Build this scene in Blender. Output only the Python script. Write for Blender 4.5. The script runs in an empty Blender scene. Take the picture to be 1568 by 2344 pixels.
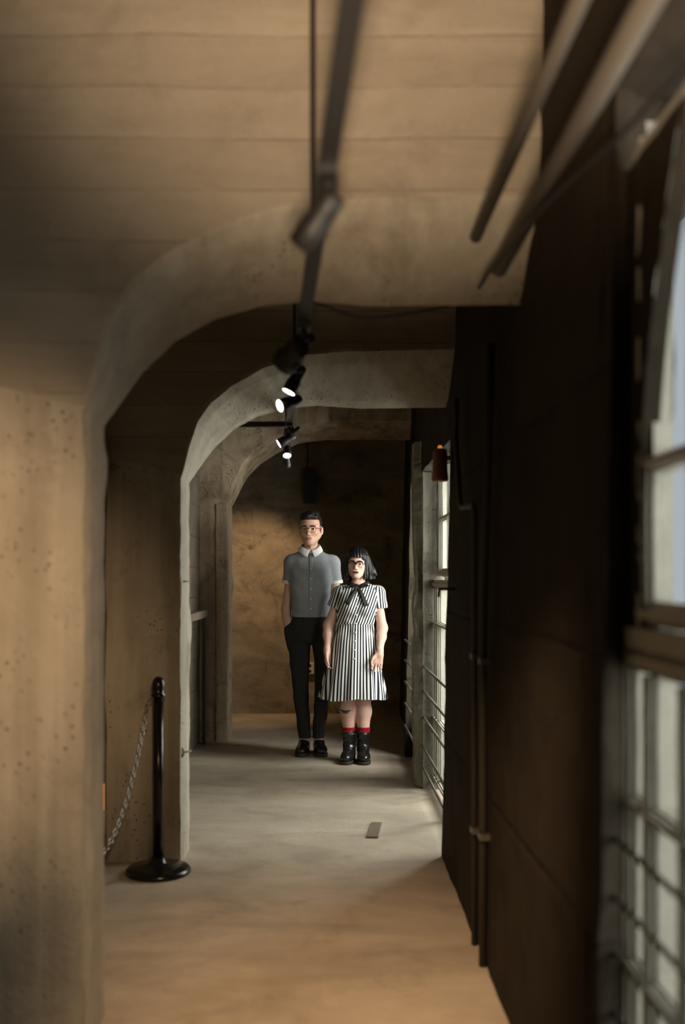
import bpy, bmesh, math, random
import numpy as np
from mathutils import Vector, Matrix, noise
from mathutils.bvhtree import BVHTree
random.seed(7)
C = bpy.context.scene.collection
F = 2280.0; HX = 750.0; HY = 1320.0; CH = 1.34
def P(px, py, d):                      # a point of the place that lies in direction (px, py) at depth d
    return Vector(((px-HX)*d/F, d, CH+(HY-py)*d/F))

# ------------------------------------------------------------------ materials
def new_mat(name):
    m = bpy.data.materials.new(name); m.use_nodes = True
    nt = m.node_tree; b = nt.nodes['Principled BSDF']
    return m, nt, b
def simple(name, col, rough=.6, metal=0.0, spec=.5, bump=0, bscale=200):
    m, nt, b = new_mat(name)
    n = nt.nodes.new('ShaderNodeTexNoise'); n.inputs['Scale'].default_value = bscale; n.inputs['Detail'].default_value = 3
    tc = nt.nodes.new('ShaderNodeTexCoord'); nt.links.new(tc.outputs['Object'], n.inputs['Vector'])
    mx = nt.nodes.new('ShaderNodeMix'); mx.data_type = 'RGBA'
    mx.inputs[6].default_value = (*[c*.8 for c in col], 1); mx.inputs[7].default_value = (*[min(1, c*1.15) for c in col], 1)
    nt.links.new(n.outputs['Fac'], mx.inputs[0]); nt.links.new(mx.outputs[2], b.inputs['Base Color'])
    b.inputs['Roughness'].default_value = rough; b.inputs['Metallic'].default_value = metal
    b.inputs['Specular IOR Level'].default_value = spec
    if bump:
        bp = nt.nodes.new('ShaderNodeBump'); bp.inputs['Strength'].default_value = bump; bp.inputs['Distance'].default_value = .002
        nt.links.new(n.outputs['Fac'], bp.inputs['Height']); nt.links.new(bp.outputs[0], b.inputs['Normal'])
    return m
def concrete(name, c1, c2, boards=None, strata=None, stain=.5, rough=.85, bump=.6, pits=.5, streak=None, spec=.3):
    """procedural concrete. boards=(axis, width): board marks; strata=(sx,sy,sz): stretched tone bands; streak: vertical run marks"""
    m, nt, b = new_mat(name); N = nt.nodes.new; L = nt.links.new
    tc = N('ShaderNodeTexCoord')
    def mp(sc):
        k = N('ShaderNodeMapping'); k.inputs['Scale'].default_value = sc; L(tc.outputs['Object'], k.inputs[0]); return k.outputs[0]
    def nz(vec, s, d=6, r=.6, dist=0):
        k = N('ShaderNodeTexNoise'); k.inputs['Scale'].default_value = s; k.inputs['Detail'].default_value = d
        k.inputs['Roughness'].default_value = r; k.inputs['Distortion'].default_value = dist; L(vec, k.inputs['Vector']); return k.outputs['Fac']
    def ramp(v, a, bb, lo=0.0, hi=1.0):
        k = N('ShaderNodeMapRange'); k.inputs[1].default_value = a; k.inputs[2].default_value = bb
        k.inputs[3].default_value = lo; k.inputs[4].default_value = hi; L(v, k.inputs[0]); return k.outputs[0]
    def math_(op, x, y):
        k = N('ShaderNodeMath'); k.operation = op
        for i, v in enumerate((x, y)):
            if isinstance(v, (int, float)): k.inputs[i].default_value = v
            else: L(v, k.inputs[i])
        return k.outputs[0]
    o = mp((1, 1, 1))
    big = nz(o, 1.7, 5, .6, .4); mid = nz(o, 9, 6, .7, .3); fine = nz(o, 70, 6, .7)
    tone = math_('ADD', math_('MULTIPLY', ramp(big, .3, .7), .55), math_('MULTIPLY', ramp(mid, .3, .7), .45))
    if strata:
        s = nz(mp(strata), 1.0, 6, .62, 1.2)
        tone = math_('ADD', math_('MULTIPLY', tone, .45), math_('MULTIPLY', ramp(s, .36, .62), .45)); tone = math_('ADD', tone, math_('MULTIPLY', ramp(fine, .35, .65), .10))
    if streak:
        s = nz(mp((streak, streak, .7)), 1.0, 5, .6, .3)
        tone = math_('ADD', math_('MULTIPLY', tone, .55), math_('MULTIPLY', ramp(s, .35, .65), .45))
    mx = N('ShaderNodeMix'); mx.data_type = 'RGBA'; mx.inputs[6].default_value = (*c2, 1); mx.inputs[7].default_value = (*c1, 1)
    L(tone, mx.inputs[0]); col = mx.outputs[2]
    h = math_('ADD', math_('MULTIPLY', mid, .6), math_('MULTIPLY', fine, .4))
    def darken(col, fac, amt):
        k = N('ShaderNodeMix'); k.data_type = 'RGBA'; k.blend_type = 'MULTIPLY'; L(col, k.inputs[6]); k.inputs[7].default_value = (amt, amt*.92, amt*.85, 1)
        L(fac, k.inputs[0]); return k.outputs[2]
    if boards:
        ax, w = boards
        sp = N('ShaderNodeSeparateXYZ'); L(tc.outputs['Object'], sp.inputs[0])
        v = sp.outputs['XYZ'.index(ax)]
        v = math_('ADD', v, math_('MULTIPLY', nz(mp((.8, .8, .8)), 1.0, 2), .05))
        q = math_('DIVIDE', v, w); fr = math_('FRACT', q, 0)
        edge = math_('ABSOLUTE', math_('SUBTRACT', fr, .5), 0)
        line = ramp(edge, .47, .5); line = math_('MULTIPLY', line, ramp(mid, .35, .6))
        wn = N('ShaderNodeTexWhiteNoise'); wn.noise_dimensions = '1D'; L(math_('FLOOR', q, 0), wn.inputs['W'])
        col = darken(col, math_('MULTIPLY', line, .6), .45)
        col = darken(col, math_('MULTIPLY', wn.outputs[0], .30), .62)
        h = math_('SUBTRACT', h, math_('MULTIPLY', line, 1.2)); h = math_('ADD', h, math_('MULTIPLY', wn.outputs[0], .3))
    pit = N('ShaderNodeTexVoronoi'); pit.inputs['Scale'].default_value = 38; L(o, pit.inputs['Vector'])
    pv = math_('MULTIPLY', ramp(pit.outputs['Distance'], .22, .08), ramp(nz(o, 4, 3), .5, .62))
    col = darken(col, math_('MULTIPLY', pv, pits), .25); h = math_('SUBTRACT', h, math_('MULTIPLY', pv, 1.0))
    st = ramp(nz(o, 3.3, 8, .72, .8), .52, .7); col = darken(col, math_('MULTIPLY', st, stain), .38)
    L(col, b.inputs['Base Color'])
    bp = N('ShaderNodeBump'); bp.inputs['Strength'].default_value = bump; bp.inputs['Distance'].default_value = .012
    L(h, bp.inputs['Height']); L(bp.outputs[0], b.inputs['Normal'])
    b.inputs['Specular IOR Level'].default_value = spec
    L(ramp(mid, .3, .7, rough-.12, min(1, rough+.08)), b.inputs['Roughness'])
    return m
def emis(name, col, s):
    m = bpy.data.materials.new(name); m.use_nodes = True; nt = m.node_tree; nt.nodes.clear()
    e = nt.nodes.new('ShaderNodeEmission'); e.inputs[0].default_value = (*col, 1); e.inputs[1].default_value = s
    o = nt.nodes.new('ShaderNodeOutputMaterial'); nt.links.new(e.outputs[0], o.inputs[0]); return m
def glass_mat(name, tint=(.95, .97, .96), refl=.08):
    m = bpy.data.materials.new(name); m.use_nodes = True; nt = m.node_tree; nt.nodes.clear()
    t = nt.nodes.new('ShaderNodeBsdfTransparent'); t.inputs[0].default_value = (*tint, 1)
    g = nt.nodes.new('ShaderNodeBsdfGlossy'); g.inputs['Roughness'].default_value = .03
    f = nt.nodes.new('ShaderNodeFresnel'); f.inputs[0].default_value = 1.45
    x = nt.nodes.new('ShaderNodeMixShader'); o = nt.nodes.new('ShaderNodeOutputMaterial')
    ge = nt.nodes.new('ShaderNodeNewGeometry'); s1 = nt.nodes.new('ShaderNodeMath'); s1.operation = 'SUBTRACT'; s1.inputs[0].default_value = 1; s1.use_clamp = True
    nt.links.new(ge.outputs['Backfacing'], s1.inputs[1]); s2 = nt.nodes.new('ShaderNodeMath'); s2.operation = 'MULTIPLY'; nt.links.new(f.outputs[0], s2.inputs[0]); nt.links.new(s1.outputs[0], s2.inputs[1])
    nt.links.new(s2.outputs[0], x.inputs[0]); nt.links.new(t.outputs[0], x.inputs[1]); nt.links.new(g.outputs[0], x.inputs[2]); nt.links.new(x.outputs[0], o.inputs[0])
    return m
M = {}
M['back'] = concrete('concrete_back_wall', (.43, .355, .245), (.14, .115, .075), strata=(1.1, 1.1, 3.0), stain=1.0, bump=1.0, pits=.6)
M['arch'] = concrete('concrete_arch', (.47, .43, .34), (.27, .235, .17), streak=14, stain=.45, pits=.8, bump=.7)
M['archfar'] = concrete('concrete_far_arch', (.56, .43, .29), (.20, .15, .095), streak=11, stain=1.0, pits=1.0, bump=.9)
M['rib'] = concrete('concrete_board_marked', (.42, .37, .285), (.24, .205, .15), boards=('Z', .145), strata=(.5, .5, 4), stain=.3, pits=.1, bump=.35)
M['wall'] = concrete('concrete_wall', (.30, .25, .18), (.15, .12, .085), boards=('Z', .24), stain=.5)
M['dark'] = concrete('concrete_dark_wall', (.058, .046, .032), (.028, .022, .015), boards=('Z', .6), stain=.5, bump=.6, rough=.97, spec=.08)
M['ceil'] = concrete('concrete_ceiling', (.42, .36, .27), (.23, .19, .13), boards=('X', .22), stain=.4)
M['floor'] = concrete('concrete_floor', (.50, .425, .325), (.28, .23, .165), strata=(.9, 2.6, 1), stain=.35, rough=.62, bump=.25, pits=.15, spec=.4)
M['pillar'] = concrete('concrete_pillar', (.33, .31, .25), (.13, .12, .09), streak=10, stain=.8, pits=.8, bump=.8)
M['winframe'] = simple('peeling_grey_paint', (.42, .40, .33), .7, 0, .4, .5, 60)
M['outside'] = concrete('weathered_outer_masonry', (.55, .52, .45), (.3, .28, .22), stain=.5)
M['black'] = simple('black_metal', (.018, .016, .014), .5, .0, .4)
M['stanchion'] = simple('black_enamelled_metal', (.02, .018, .016), .22, .6, .6)
M['chain'] = simple('zinc_chain', (.42, .38, .32), .35, .9)
M['rod'] = simple('galvanised_twisted_steel', (.17, .155, .125), .45, .7)
M['pipe'] = simple('dark_painted_conduit', (.05, .043, .033), .6, .2)
M['brownlamp'] = simple('rusty_brown_metal', (.22, .07, .02), .5, .2)
M['plate'] = simple('ivory_plastic', (.62, .58, .5), .4)
M['wood'] = simple('grey_worn_wood', (.25, .2, .14), .7)
M['greypipe'] = simple('dull_grey_pipe', (.15, .13, .10), .7)
M['glass'] = glass_mat('window_glass')
M['lens'] = emis('lit_lamp_face', (1.0, .86, .72), 9)
M['amber'] = emis('amber_light', (1.0, .33, .06), .55)

# ------------------------------------------------------------------ mesh helpers
def link(name, verts, faces, mat, parent=None, smooth=False, loc=None):
    me = bpy.data.meshes.new(name); me.from_pydata([tuple(v) for v in verts], [], faces); me.update()
    for m in (mat if isinstance(mat, (list, tuple)) else [mat]): me.materials.append(m)
    if smooth: me.polygons.foreach_set('use_smooth', [True]*len(me.polygons))
    o = bpy.data.objects.new(name, me); C.objects.link(o)
    if loc is not None: o.location = loc
    if parent: o.parent = parent
    return o
class MB:
    def __init__(s): s.v = []; s.f = []
    def add(s, v, f):
        n = len(s.v); s.v += [Vector(x) for x in v]; s.f += [tuple(i+n for i in q) for q in f]
    def box(s, x0, x1, y0, y1, z0, z1):
        v = [(x, y, z) for x in (x0, x1) for y in (y0, y1) for z in (z0, z1)]
        s.add(v, [(0, 1, 3, 2), (4, 6, 7, 5), (0, 4, 5, 1), (2, 3, 7, 6), (0, 2, 6, 4), (1, 5, 7, 3)])
    def grid(s, fn, nu, nv, wrapu=False):
        n = len(s.v)
        for i in range(nu+(0 if wrapu else 1)):
            for j in range(nv+1): s.v.append(Vector(fn(i/nu, j/nv)))
        nn = nu if wrapu else nu+1
        for i in range(nu):
            for j in range(nv):
                a = n+i*(nv+1)+j; b = n+((i+1) % nn)*(nv+1)+j
                s.f.append((a, b, b+1, a+1))
    def tube(s, pts, r, seg=12, caps=True, rfn=None):
        pts = [Vector(p) for p in pts]; n = len(s.v); L = len(pts)
        t = (pts[1]-pts[0]).normalized(); up = Vector((0, 0, 1)) if abs(t.z) < .9 else Vector((1, 0, 0))
        u = t.cross(up).normalized()
        for i, p in enumerate(pts):
            t = (pts[min(i+1, L-1)]-pts[max(i-1, 0)]).normalized()
            u = (u-t*u.dot(t)).normalized(); w = t.cross(u)
            rr = r[i] if isinstance(r, (list, tuple)) else r
            for k in range(seg):
                a = 2*math.pi*k/seg; q = rr*(rfn(i, a) if rfn else 1)
                s.v.append(p+(u*math.cos(a)+w*math.sin(a))*q)
        for i in range(L-1):
            for k in range(seg):
                a = n+i*seg+k; b = n+i*seg+(k+1) % seg
                s.f.append((a, b, b+seg, a+seg))
        if caps:
            s.f.append(tuple(n+k for k in reversed(range(seg)))); s.f.append(tuple(n+(L-1)*seg+k for k in range(seg)))
    def lathe(s, prof, c=(0, 0, 0), seg=28):
        s.tube_prof = None; n = len(s.v); c = Vector(c)
        for r, z in prof:
            for k in range(seg):
                a = 2*math.pi*k/seg; s.v.append(c+Vector((r*math.cos(a), r*math.sin(a), z)))
        for i in range(len(prof)-1):
            for k in range(seg):
                a = n+i*seg+k; b = n+i*seg+(k+1) % seg
                s.f.append((a, b, b+seg, a+seg))
        s.f.append(tuple(n+k for k in reversed(range(seg)))); s.f.append(tuple(n+(len(prof)-1)*seg+k for k in range(seg)))
    def torus(s, c, R, r, ax=(0, 0, 1), seg=20, sub=8, stretch=1.0, up=None):
        ax = Vector(ax).normalized(); t = Vector(up) if up else (Vector((0, 0, 1)) if abs(ax.z) < .9 else Vector((1, 0, 0)))
        u = (t-ax*t.dot(ax)).normalized(); w = ax.cross(u); n = len(s.v)
        for i in range(seg):
            a = 2*math.pi*i/seg; d = u*math.cos(a)*stretch+w*math.sin(a); dn = (u*math.cos(a)+w*math.sin(a))
            for k in range(sub):
                b = 2*math.pi*k/sub; s.v.append(Vector(c)+d*R+dn*r*math.cos(b)+ax*r*math.sin(b))
        for i in range(seg):
            for k in range(sub):
                a = n+i*sub+k; b = n+((i+1) % seg)*sub+k; c2 = n+((i+1) % seg)*sub+(k+1) % sub; d2 = n+i*sub+(k+1) % sub
                s.f.append((a, b, c2, d2))
    def build(s, name, mat, parent=None, smooth=False, loc=None):
        return link(name, s.v, s.f, mat, parent, smooth, loc)
def tag(o, label=None, cat=None, group=None, kind=None):
    if label: o['label'] = label
    if cat: o['category'] = cat
    if group: o['group'] = group
    if kind: o['kind'] = kind
    return o
def empty(name, loc=(0, 0, 0)):
    o = bpy.data.objects.new(name, None); C.objects.link(o); o.location = loc; o.empty_display_size = .1; return o
def nz(v, s, a): return Vector(noise.noise_vector(Vector(v)*s))*a
def rough_box(mb, x0, x1, y0, y1, z0, z1, step=.05, amp=.006, s=6, lean=0.0, chip=None):
    """a box of concrete with a slightly uneven surface; lean shifts x with height"""
    def q(p):
        p = Vector(p); d = nz(p, s, amp)+nz(p, s*4, amp*.35)
        p.x += lean*p.z
        if chip: d = d+chip(p)
        return p+d
    def face(o, u, v, nu, nv):
        o, u, v = Vector(o), Vector(u), Vector(v)
        mb.grid(lambda a, b: q(o+u*a+v*b), max(1, nu), max(1, nv))
    nx, ny, nz_ = [max(1, int(math.ceil(abs(t)/step))) for t in (x1-x0, y1-y0, z1-z0)]
    X, Y, Z = Vector((x1-x0, 0, 0)), Vector((0, y1-y0, 0)), Vector((0, 0, z1-z0)); A = Vector((x0, y0, z0)); B = Vector((x1, y1, z1))
    face(A, X, Z, nx, nz_); face(A+Y, Z, X, nz_, nx)
    face(A, Z, Y, nz_, ny); face(A+X, Y, Z, ny, nz_)
    face(A, Y, X, ny, nx); face(A+Z, X, Y, nx, ny)
def weld(o, d=.0004):
    bm = bmesh.new(); bm.from_mesh(o.data); bmesh.ops.remove_doubles(bm, verts=bm.verts, dist=d); bmesh.ops.recalc_face_normals(bm, faces=bm.faces); bm.to_mesh(o.data); bm.free(); return o

# ------------------------------------------------------------------ the shell
XL = -1.04; ZC = 3.05; YB = 9.75; YF = -1.9
mb = MB(); mb.grid(lambda u, v: (-1.3+3.0*v, YF-.2+u*(YB+.4-YF), .0+.004*noise.noise(Vector((u*30, v*8, 0)))), 120, 30)
mb.box(-1.3, 1.7, YF-.2, YB+.2, -.12, -.01); o = mb.build('floor', M['floor'], smooth=False); tag(o, kind='structure')
mb = MB(); mb.box(-1.3, 1.7, YF-.2, YB+.2, ZC, ZC+.12); tag(mb.build('ceiling', M['ceil']), kind='structure')
mb = MB(); rough_box(mb, XL-.15, XL, YF-.2, YB+.2, 0, ZC, .2, .008); tag(mb.build('wall_left', M['wall']), kind='structure')
mb = MB(); rough_box(mb, -1.2, 1.0, YB, YB+.15, 0, ZC, .06, .018, 3); tag(mb.build('wall_back', M['back']), kind='structure')
mb = MB(); mb.box(-1.2, 1.6, YF-.15, YF, 0, ZC); tag(mb.build('wall_front', M['wall']), kind='structure')

# right wall: solid stretches with window bays between them. LEAN tilts the face outwards as in the place
XR = .545; LEAN = .022
mb = MB()
def chipR(p):
    k = noise.noise(Vector((p.x*3, p.y*3, p.z*5)))
    return Vector((.004*k, 0, 0))
def solid(mb, y0, y1, x0, zz0=0, zz1=ZC, x1=1.15, step=.06, amp=.007): rough_box(mb, x0, x1, y0, y1, zz0, zz1, step, amp, 5, LEAN)
solid(mb, YF-.1, .85, XR, step=.15)
solid(mb, 2.13, 4.77, XR, x1=.70, step=.05)
mb.grid(lambda u, v: Vector((XR+LEAN*v*3.05, 2.05+u*.09, v*3.05))+nz((v*3, u, 1), 5, .005), 3, 60)
# splayed jamb on the camera side of the near stretch
mb.grid(lambda u, v: Vector((XR+.0+LEAN*v*2.9+u*(.68-XR), 2.05+u*.09, v*2.9))+nz((u, 0, v*3), 5, .008), 10, 60)
solid(mb, 7.40, 7.56, .575, 0, ZC, 1.0); solid(mb, 7.5, YB+.1, .70)
# lintels over the bays
solid(mb, .8, 2.10, XR, 2.35); solid(mb, 4.7, 6.4, XR, 2.0); solid(mb, 6.4, 7.5, .60, 2.05)
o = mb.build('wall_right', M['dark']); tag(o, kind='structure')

# outer masonry beyond the windows: reveals only, open to the sky
mb = MB()
mb.box(.672, .703, 2.10, 2.5, 0, 2.3); mb.box(.72, .95, -.3, .80, 0, 2.3)
mb.box(.70, .95, .85, 2.3, -.1, .10); mb.box(.80, 1.1, 4.77, 6.9, -.1, .06)
tag(mb.build('trim_1', M['outside']), kind='structure')

# arches of the left side: pier, haunch and crown in one casting
def arch(name, y0, y1, off, front, rear, mat, label, matrib=None, seed=0, slot=.0):
    mb = MB()
    spring = front[0][1]
    def prof(tab, s):            # s in 0..1 pier, 1..2 haunch + crown
        if s <= 1: return (-off if s > 0 else -off, tab[0][1]*s)
        pts = tab; L = [0]
        for a, b in zip(pts, pts[1:]): L.append(L[-1]+math.hypot(b[0]-a[0], b[1]-a[1]))
        t = (s-1)*L[-1]
        for i in range(len(L)-1):
            if t <= L[i+1]+1e-9:
                k = (t-L[i])/(L[i+1]-L[i]); a, b = pts[i], pts[i+1]
                return (a[0]+(b[0]-a[0])*k, a[1]+(b[1]-a[1])*k)
        return pts[-1]
    NS1, NS2 = 70, 90
    ss = [i/NS1 for i in range(NS1)]+[1+i/NS2 for i in range(NS2+1)]
    def outer(s, p):
        if s <= 1: return (XL-.05, s*spring)
        k = s-1
        if k < .12: return (XL-.05, spring+(ZC+.03-spring)*k/.12)
        t = (k-.12)/.88; return (XL-.05+(p[0]-(XL-.05))*min(1, t*1.6), ZC+.03)
    def chip(x, y, z):
        e = noise.noise(Vector((x*9+seed, y*9, z*9)))*.004+noise.noise(Vector((x*30+seed, y*30, z*30)))*.0025
        s2 = noise.noise(Vector((seed+x*4, y*4, z*3.2)))
        if s2 > .38 and z < spring: e -= (s2-.38)*.05
        return e
    n0 = len(mb.v); NT, ND = 14, 6
    rows = []
    for s in ss:
        pf, pr = prof(front, s), prof(rear, s); of_, or_ = outer(s, pf), outer(s, pr)
        row = []
        for j in range(NT, 0, -1):                       # front face from outer to inner edge
            t = (j/NT)**1.3; x = pf[0]+(of_[0]-pf[0])*t; z = pf[1]+(of_[1]-pf[1])*t
            row.append(Vector((x, y0+noise.noise(Vector((x*5, z*5, seed)))*.007, z)))
        for j in range(ND+1):                            # soffit / corridor face, front to rear
            t = j/ND; x = pf[0]+(pr[0]-pf[0])*t; z = pf[1]+(pr[1]-pf[1])*t; y = y0+(y1-y0)*t
            e = chip(x, y*(1 if j in (0, ND) else .7), z)
            bev = .010 if j in (0, ND) else 0
            nx, nzv = (-1, 0) if s <= 1 else (-.5, .85)
            row.append(Vector((x+nx*bev-e*abs(nx), y, z+nzv*bev+(e*.5 if s > 1 else 0))))
        for j in range(1, NT//2+1):                      # rear face
            t = j/(NT//2); x = pr[0]+(or_[0]-pr[0])*t; z = pr[1]+(or_[1]-pr[1])*t
            row.append(Vector((x, y1+noise.noise(Vector((x*5, z*5, seed+3)))*.005, z)))
        rows.append(row)
    W = len(rows[0])
    for r in rows: mb.v += r
    mats = []
    for i in range(len(rows)-1):
        for j in range(W-1):
            a = n0+i*W+j; mb.f.append((a, a+W, a+W+1, a+1)); mats.append(1 if (j < NT-1 and ss[i] > 1.0) else 0)
    o = mb.build(name, [mat, matrib or mat]); o.data.polygons.foreach_set('material_index', mats)
    weld(o, .0001); tag(o, label, 'arch', 'concrete arches across the corridor', 'structure'); return o
fr = [(-.68, 1.80), (-.645, 1.94), (-.607, 2.06), (-.545, 2.145), (-.45, 2.225), (-.30, 2.31), (-.12, 2.37), (.10, 2.39), (.62, 2.40)]
rr = [(-.68, 1.80), (-.62, 1.885), (-.56, 1.965), (-.46, 2.06), (-.345, 2.125), (-.20, 2.165), (-.05, 2.18), (.15, 2.165), (.62, 2.17)]
arch('concrete_arch', 2.82, 3.07, .68, fr, rr, M['arch'], 'nearest concrete arch, its pier filling the left edge of the photo', M['rib'], 1)
arch('concrete_arch', 4.68, 4.94, .68, fr, rr, M['arch'], 'middle concrete arch whose pale pier stands right behind the black chain post', M['rib'], 5)
ff = [(-.81, 1.945), (-.755, 2.10), (-.70, 2.24), (-.60, 2.36), (-.45, 2.47), (-.25, 2.56), (0, 2.60), (.3, 2.6), (.74, 2.6)]
fr2 = [(-.81, 1.935), (-.745, 2.06), (-.675, 2.19), (-.56, 2.30), (-.42, 2.39), (-.24, 2.47), (0, 2.50), (.3, 2.5), (.74, 2.5)]
arch('concrete_arch', 8.10, 8.52, .81, ff, fr2, M['archfar'], 'farthest concrete arch with stained pier beside the back wall', M['archfar'], 9)
# cast edge strip on the camera face of the far pier, ledge at its impost
mb = MB(); rough_box(mb, -.905, -.82, 8.088, 8.11, 0, 1.93, .03, .006, 9); tag(mb.build('trim_2', M['archfar']), kind='structure')

# concrete pillar between the two right bays, its arris broken away
def spall(p):
    d = Vector((0, 0, 0))
    if p.x < .60:
        z = p.z
        k = .028*math.exp(-((z-1.30)/.06)**2)+.018*math.exp(-((z-1.42)/.10)**2)+.014*math.exp(-((z-.98)/.05)**2)+.016*math.exp(-((z-.22)/.07)**2)
        k *= 1.5; k += .022*max(0, noise.noise(Vector((z*9, p.y*6, 2))))+.008*noise.noise(Vector((z*40, p.y*20, 5)))
        w = max(0, 1-(p.y-6.28)/.12)
        d.x += k*(.4+w); d.y += k*.8*w
        if p.y < 6.40: d.y += (.602-p.x)*1.7*max(0, 1-(p.y-6.28)/.12)
    return d
mb = MB(); rough_box(mb, .552, .735, 6.28, 6.56, 0, 2.2, .018, .004, 7, 0, spall)
o = mb.build('pillar', M['pillar']); weld(o); tag(o, 'chipped pale concrete pillar between the two far window bays on the right', 'pillar', kind='structure')

# ------------------------------------------------------------------ windows
def window(n, x, y0, y1, z0, z1, ylights, zlights, label, thick=.05, arch_top=0, shelf=None, upper_in=0.0):
    root = empty('window_%d' % n, (x, y0, z0)); tag(root, kind='structure')
    def B(name, x0, x1, ya, yb, za, zb, mat=M['winframe']):
        m = MB(); rough_box(m, x0-x, x1-x, ya-y0, yb-y0, za-z0, zb-z0, .04, .0022, 12); o = m.build(name, mat, root); return o
    def mould(name, ya, yb, za, zb):          # frame bar with a stepped moulding towards the room
        m = MB(); w = min(yb-ya, zb-za); vert = (zb-za) > (yb-ya)
        for k, (dx, e) in enumerate(((0.0, 0.0), (-.012, .16), (-.022, .32))):
            if vert: rough_box(m, -.018+dx, .02, ya-y0+w*e, yb-y0-w*e, za-z0, zb-z0, .05, .0016, 14)
            else: rough_box(m, -.018+dx, .02, ya-y0, yb-y0, za-z0+w*e, zb-z0-w*e, .05, .0016, 14)
        return m.build(name, M['winframe'], root)
    mould('jamb', y1-.055, y1, z0, z1); mould('jamb', y0, y0+.055, z0, z1)
    mould('head', y0, y1, z1-.05, z1); mould('bottom_rail', y0, y1, z0, z0+.05)
    for yy in ylights: mould('mullion', yy-.022, yy+.022, z0+.05, z1-.05)
    for zz in zlights: mould('transom', y0+.05, y1-.05, zz-.016, zz+.016)
    m = MB(); m.box(.000, .004, .05, y1-y0-.05, .05, z1-z0-.05); m.build('pane', M['glass'], root)
    if shelf:
        m = MB(); rough_box(m, shelf[0]-x, .03, y0-y0, y1-y0-.0, shelf[1]-z0, shelf[2]-z0, .03, .003, 10); m.build('sill', M['winframe'], root)
    return root
# near bay: lower sashes down to knee height, a protruding shelf, upper sash with arched edge
w = window(1, .66, .80, 2.12, .10, 1.195, [1.958, 1.76, 1.52, 1.22], [.535, .871], '', shelf=(.622, 1.195, 1.235))
w = window(2, .665, .80, 2.03, 1.24, 2.22, [1.72, 1.42, 1.1], [1.564], '')
mb = MB()
ea = lambda z: 1.985-.14*max(0, (z-1.56)/.45)**1.6
zz_ = lambda u: 1.235+u*.95
mb.grid(lambda u, v: Vector((.625+.035*v, ea(zz_(u)), zz_(u))), 40, 3)
mb.grid(lambda u, v: Vector((.625, ea(zz_(u))*(1-v)+2.12*v, zz_(u)))+nz((u*3, v, 2), 6, .004), 40, 5)
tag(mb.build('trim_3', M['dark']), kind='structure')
w = window(3, .70, 4.80, 6.34, .06, 1.315, [6.235, 6.13, 6.02, 5.5], [.46, 1.05], '', shelf=(.665, 1.29, 1.32))
w = window(4, .735, 4.80, 6.27, 1.34, 2.05, [5.8, 5.3], [1.70], '')
w = window(5, .715, 6.60, 7.42, .30, 2.05, [7.02], [.9, 1.32], '')
# returns behind the far bay windows
mb = MB()
mb.box(.70, .80, 6.33, 6.62, 0, 2.1); mb.box(.69, .78, 4.70, 4.81, 0, 2.1); mb.box(.66, .76, 6.5, 7.5, 0, .30)
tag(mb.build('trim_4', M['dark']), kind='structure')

# ------------------------------------------------------------------ guard rods across the window bays
def rod(pa, pb, r, label, group):
    pa, pb = Vector(pa), Vector(pb); c = (pa+pb)/2; L = (pb-pa).length; n = max(8, int(L/.006))
    mb = MB(); pts = [(pa+(pb-pa)*i/n)-pa for i in range(n+1)]
    mb.tube(pts, r, 10, rfn=lambda i, a: 1+.17*math.cos(2*(a-i*.006/.03*2*math.pi)))
    o = mb.build('guard_cable', M['rod'], smooth=True, loc=pa); tag(o, label, 'cable', group); return o
ords = ['top', 'second from the top', 'middle', 'second from the bottom', 'bottom']
for k, z in enumerate((.794, .673, .557, .43, .31)):
    rod((.60, 2.16, z), (.60, .80, z), .0062, ['highest', 'second highest', 'third highest', 'fourth highest', 'lowest'][k]+' twisted steel cable across the nearest window at the right edge', 'steel cables across the nearest window')
for k, z in enumerate((.774, .62, .456, .263, .133)):
    rod((.605, 6.33, z), (.605, 4.72, z), .0068, ords[k]+' twisted steel cable between the chipped pillar and the dark right wall', 'steel cables across the middle window bay')
for k, z in enumerate((.87, .72, .56, .40, .236)):
    rod((.575, 7.42, z), (.575, 6.5, z), .0072, ords[k]+' twisted steel cable in the far bay behind the chipped pillar', 'steel cables across the far window bay')

# ------------------------------------------------------------------ pipes, cable, small wall things on the right
mb = MB(); xw = XR-.012
def bend(pts, n=8):
    out = []
    for i, p in enumerate(pts):
        p = Vector(p)
        if 0 < i < len(pts)-1:
            a = Vector(pts[i-1]); b = Vector(pts[i+1]); r = min(.05, (a-p).length*.45, (b-p).length*.45)
            s = p+(a-p).normalized()*r; e = p+(b-p).normalized()*r
            for k in range(n+1):
                t = k/n; out.append(s*(1-t)**2+p*2*t*(1-t)+e*t*t)
        else: out.append(p)
    return out
d1, d2 = 3.62, 3.98
r0 = empty('conduit', (xw, d1, 0)); tag(r0, 'thin dark conduit running down the black right wall and elbowing away at head height', 'pipe')
mb.tube([p-Vector((xw, d1, 0)) for p in bend([(xw, d1, .005), (xw, d1, 1.60), (xw+.005, d1+.42, 1.62), (xw+.012, d1+.62, 1.95), (xw+.016, d1+.62, 2.10)])], .011, 12)
mb.build('tube', M['pipe'], r0, True)
for z in (1.05, .42):
    m = MB(); m.box(-.012, .02, -.03, .03, z-.01, z+.01); m.build('clamp', M['rod'], r0)
r0 = empty('conduit', (xw, 3.42, 0)); tag(r0, 'straight dark conduit beside the elbowed one on the black right wall', 'pipe')
m = MB(); m.tube([(0, 0, .005), (0, 0, 1.2), (.03, 0, 2.14)], .014, 12); m.build('tube', M['pipe'], r0, True)
for z in (1.05, .45):
    m = MB(); m.box(-.014, .02, -.03, .03, z-.01, z+.01); m.build('clamp', M['rod'], r0)
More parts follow.
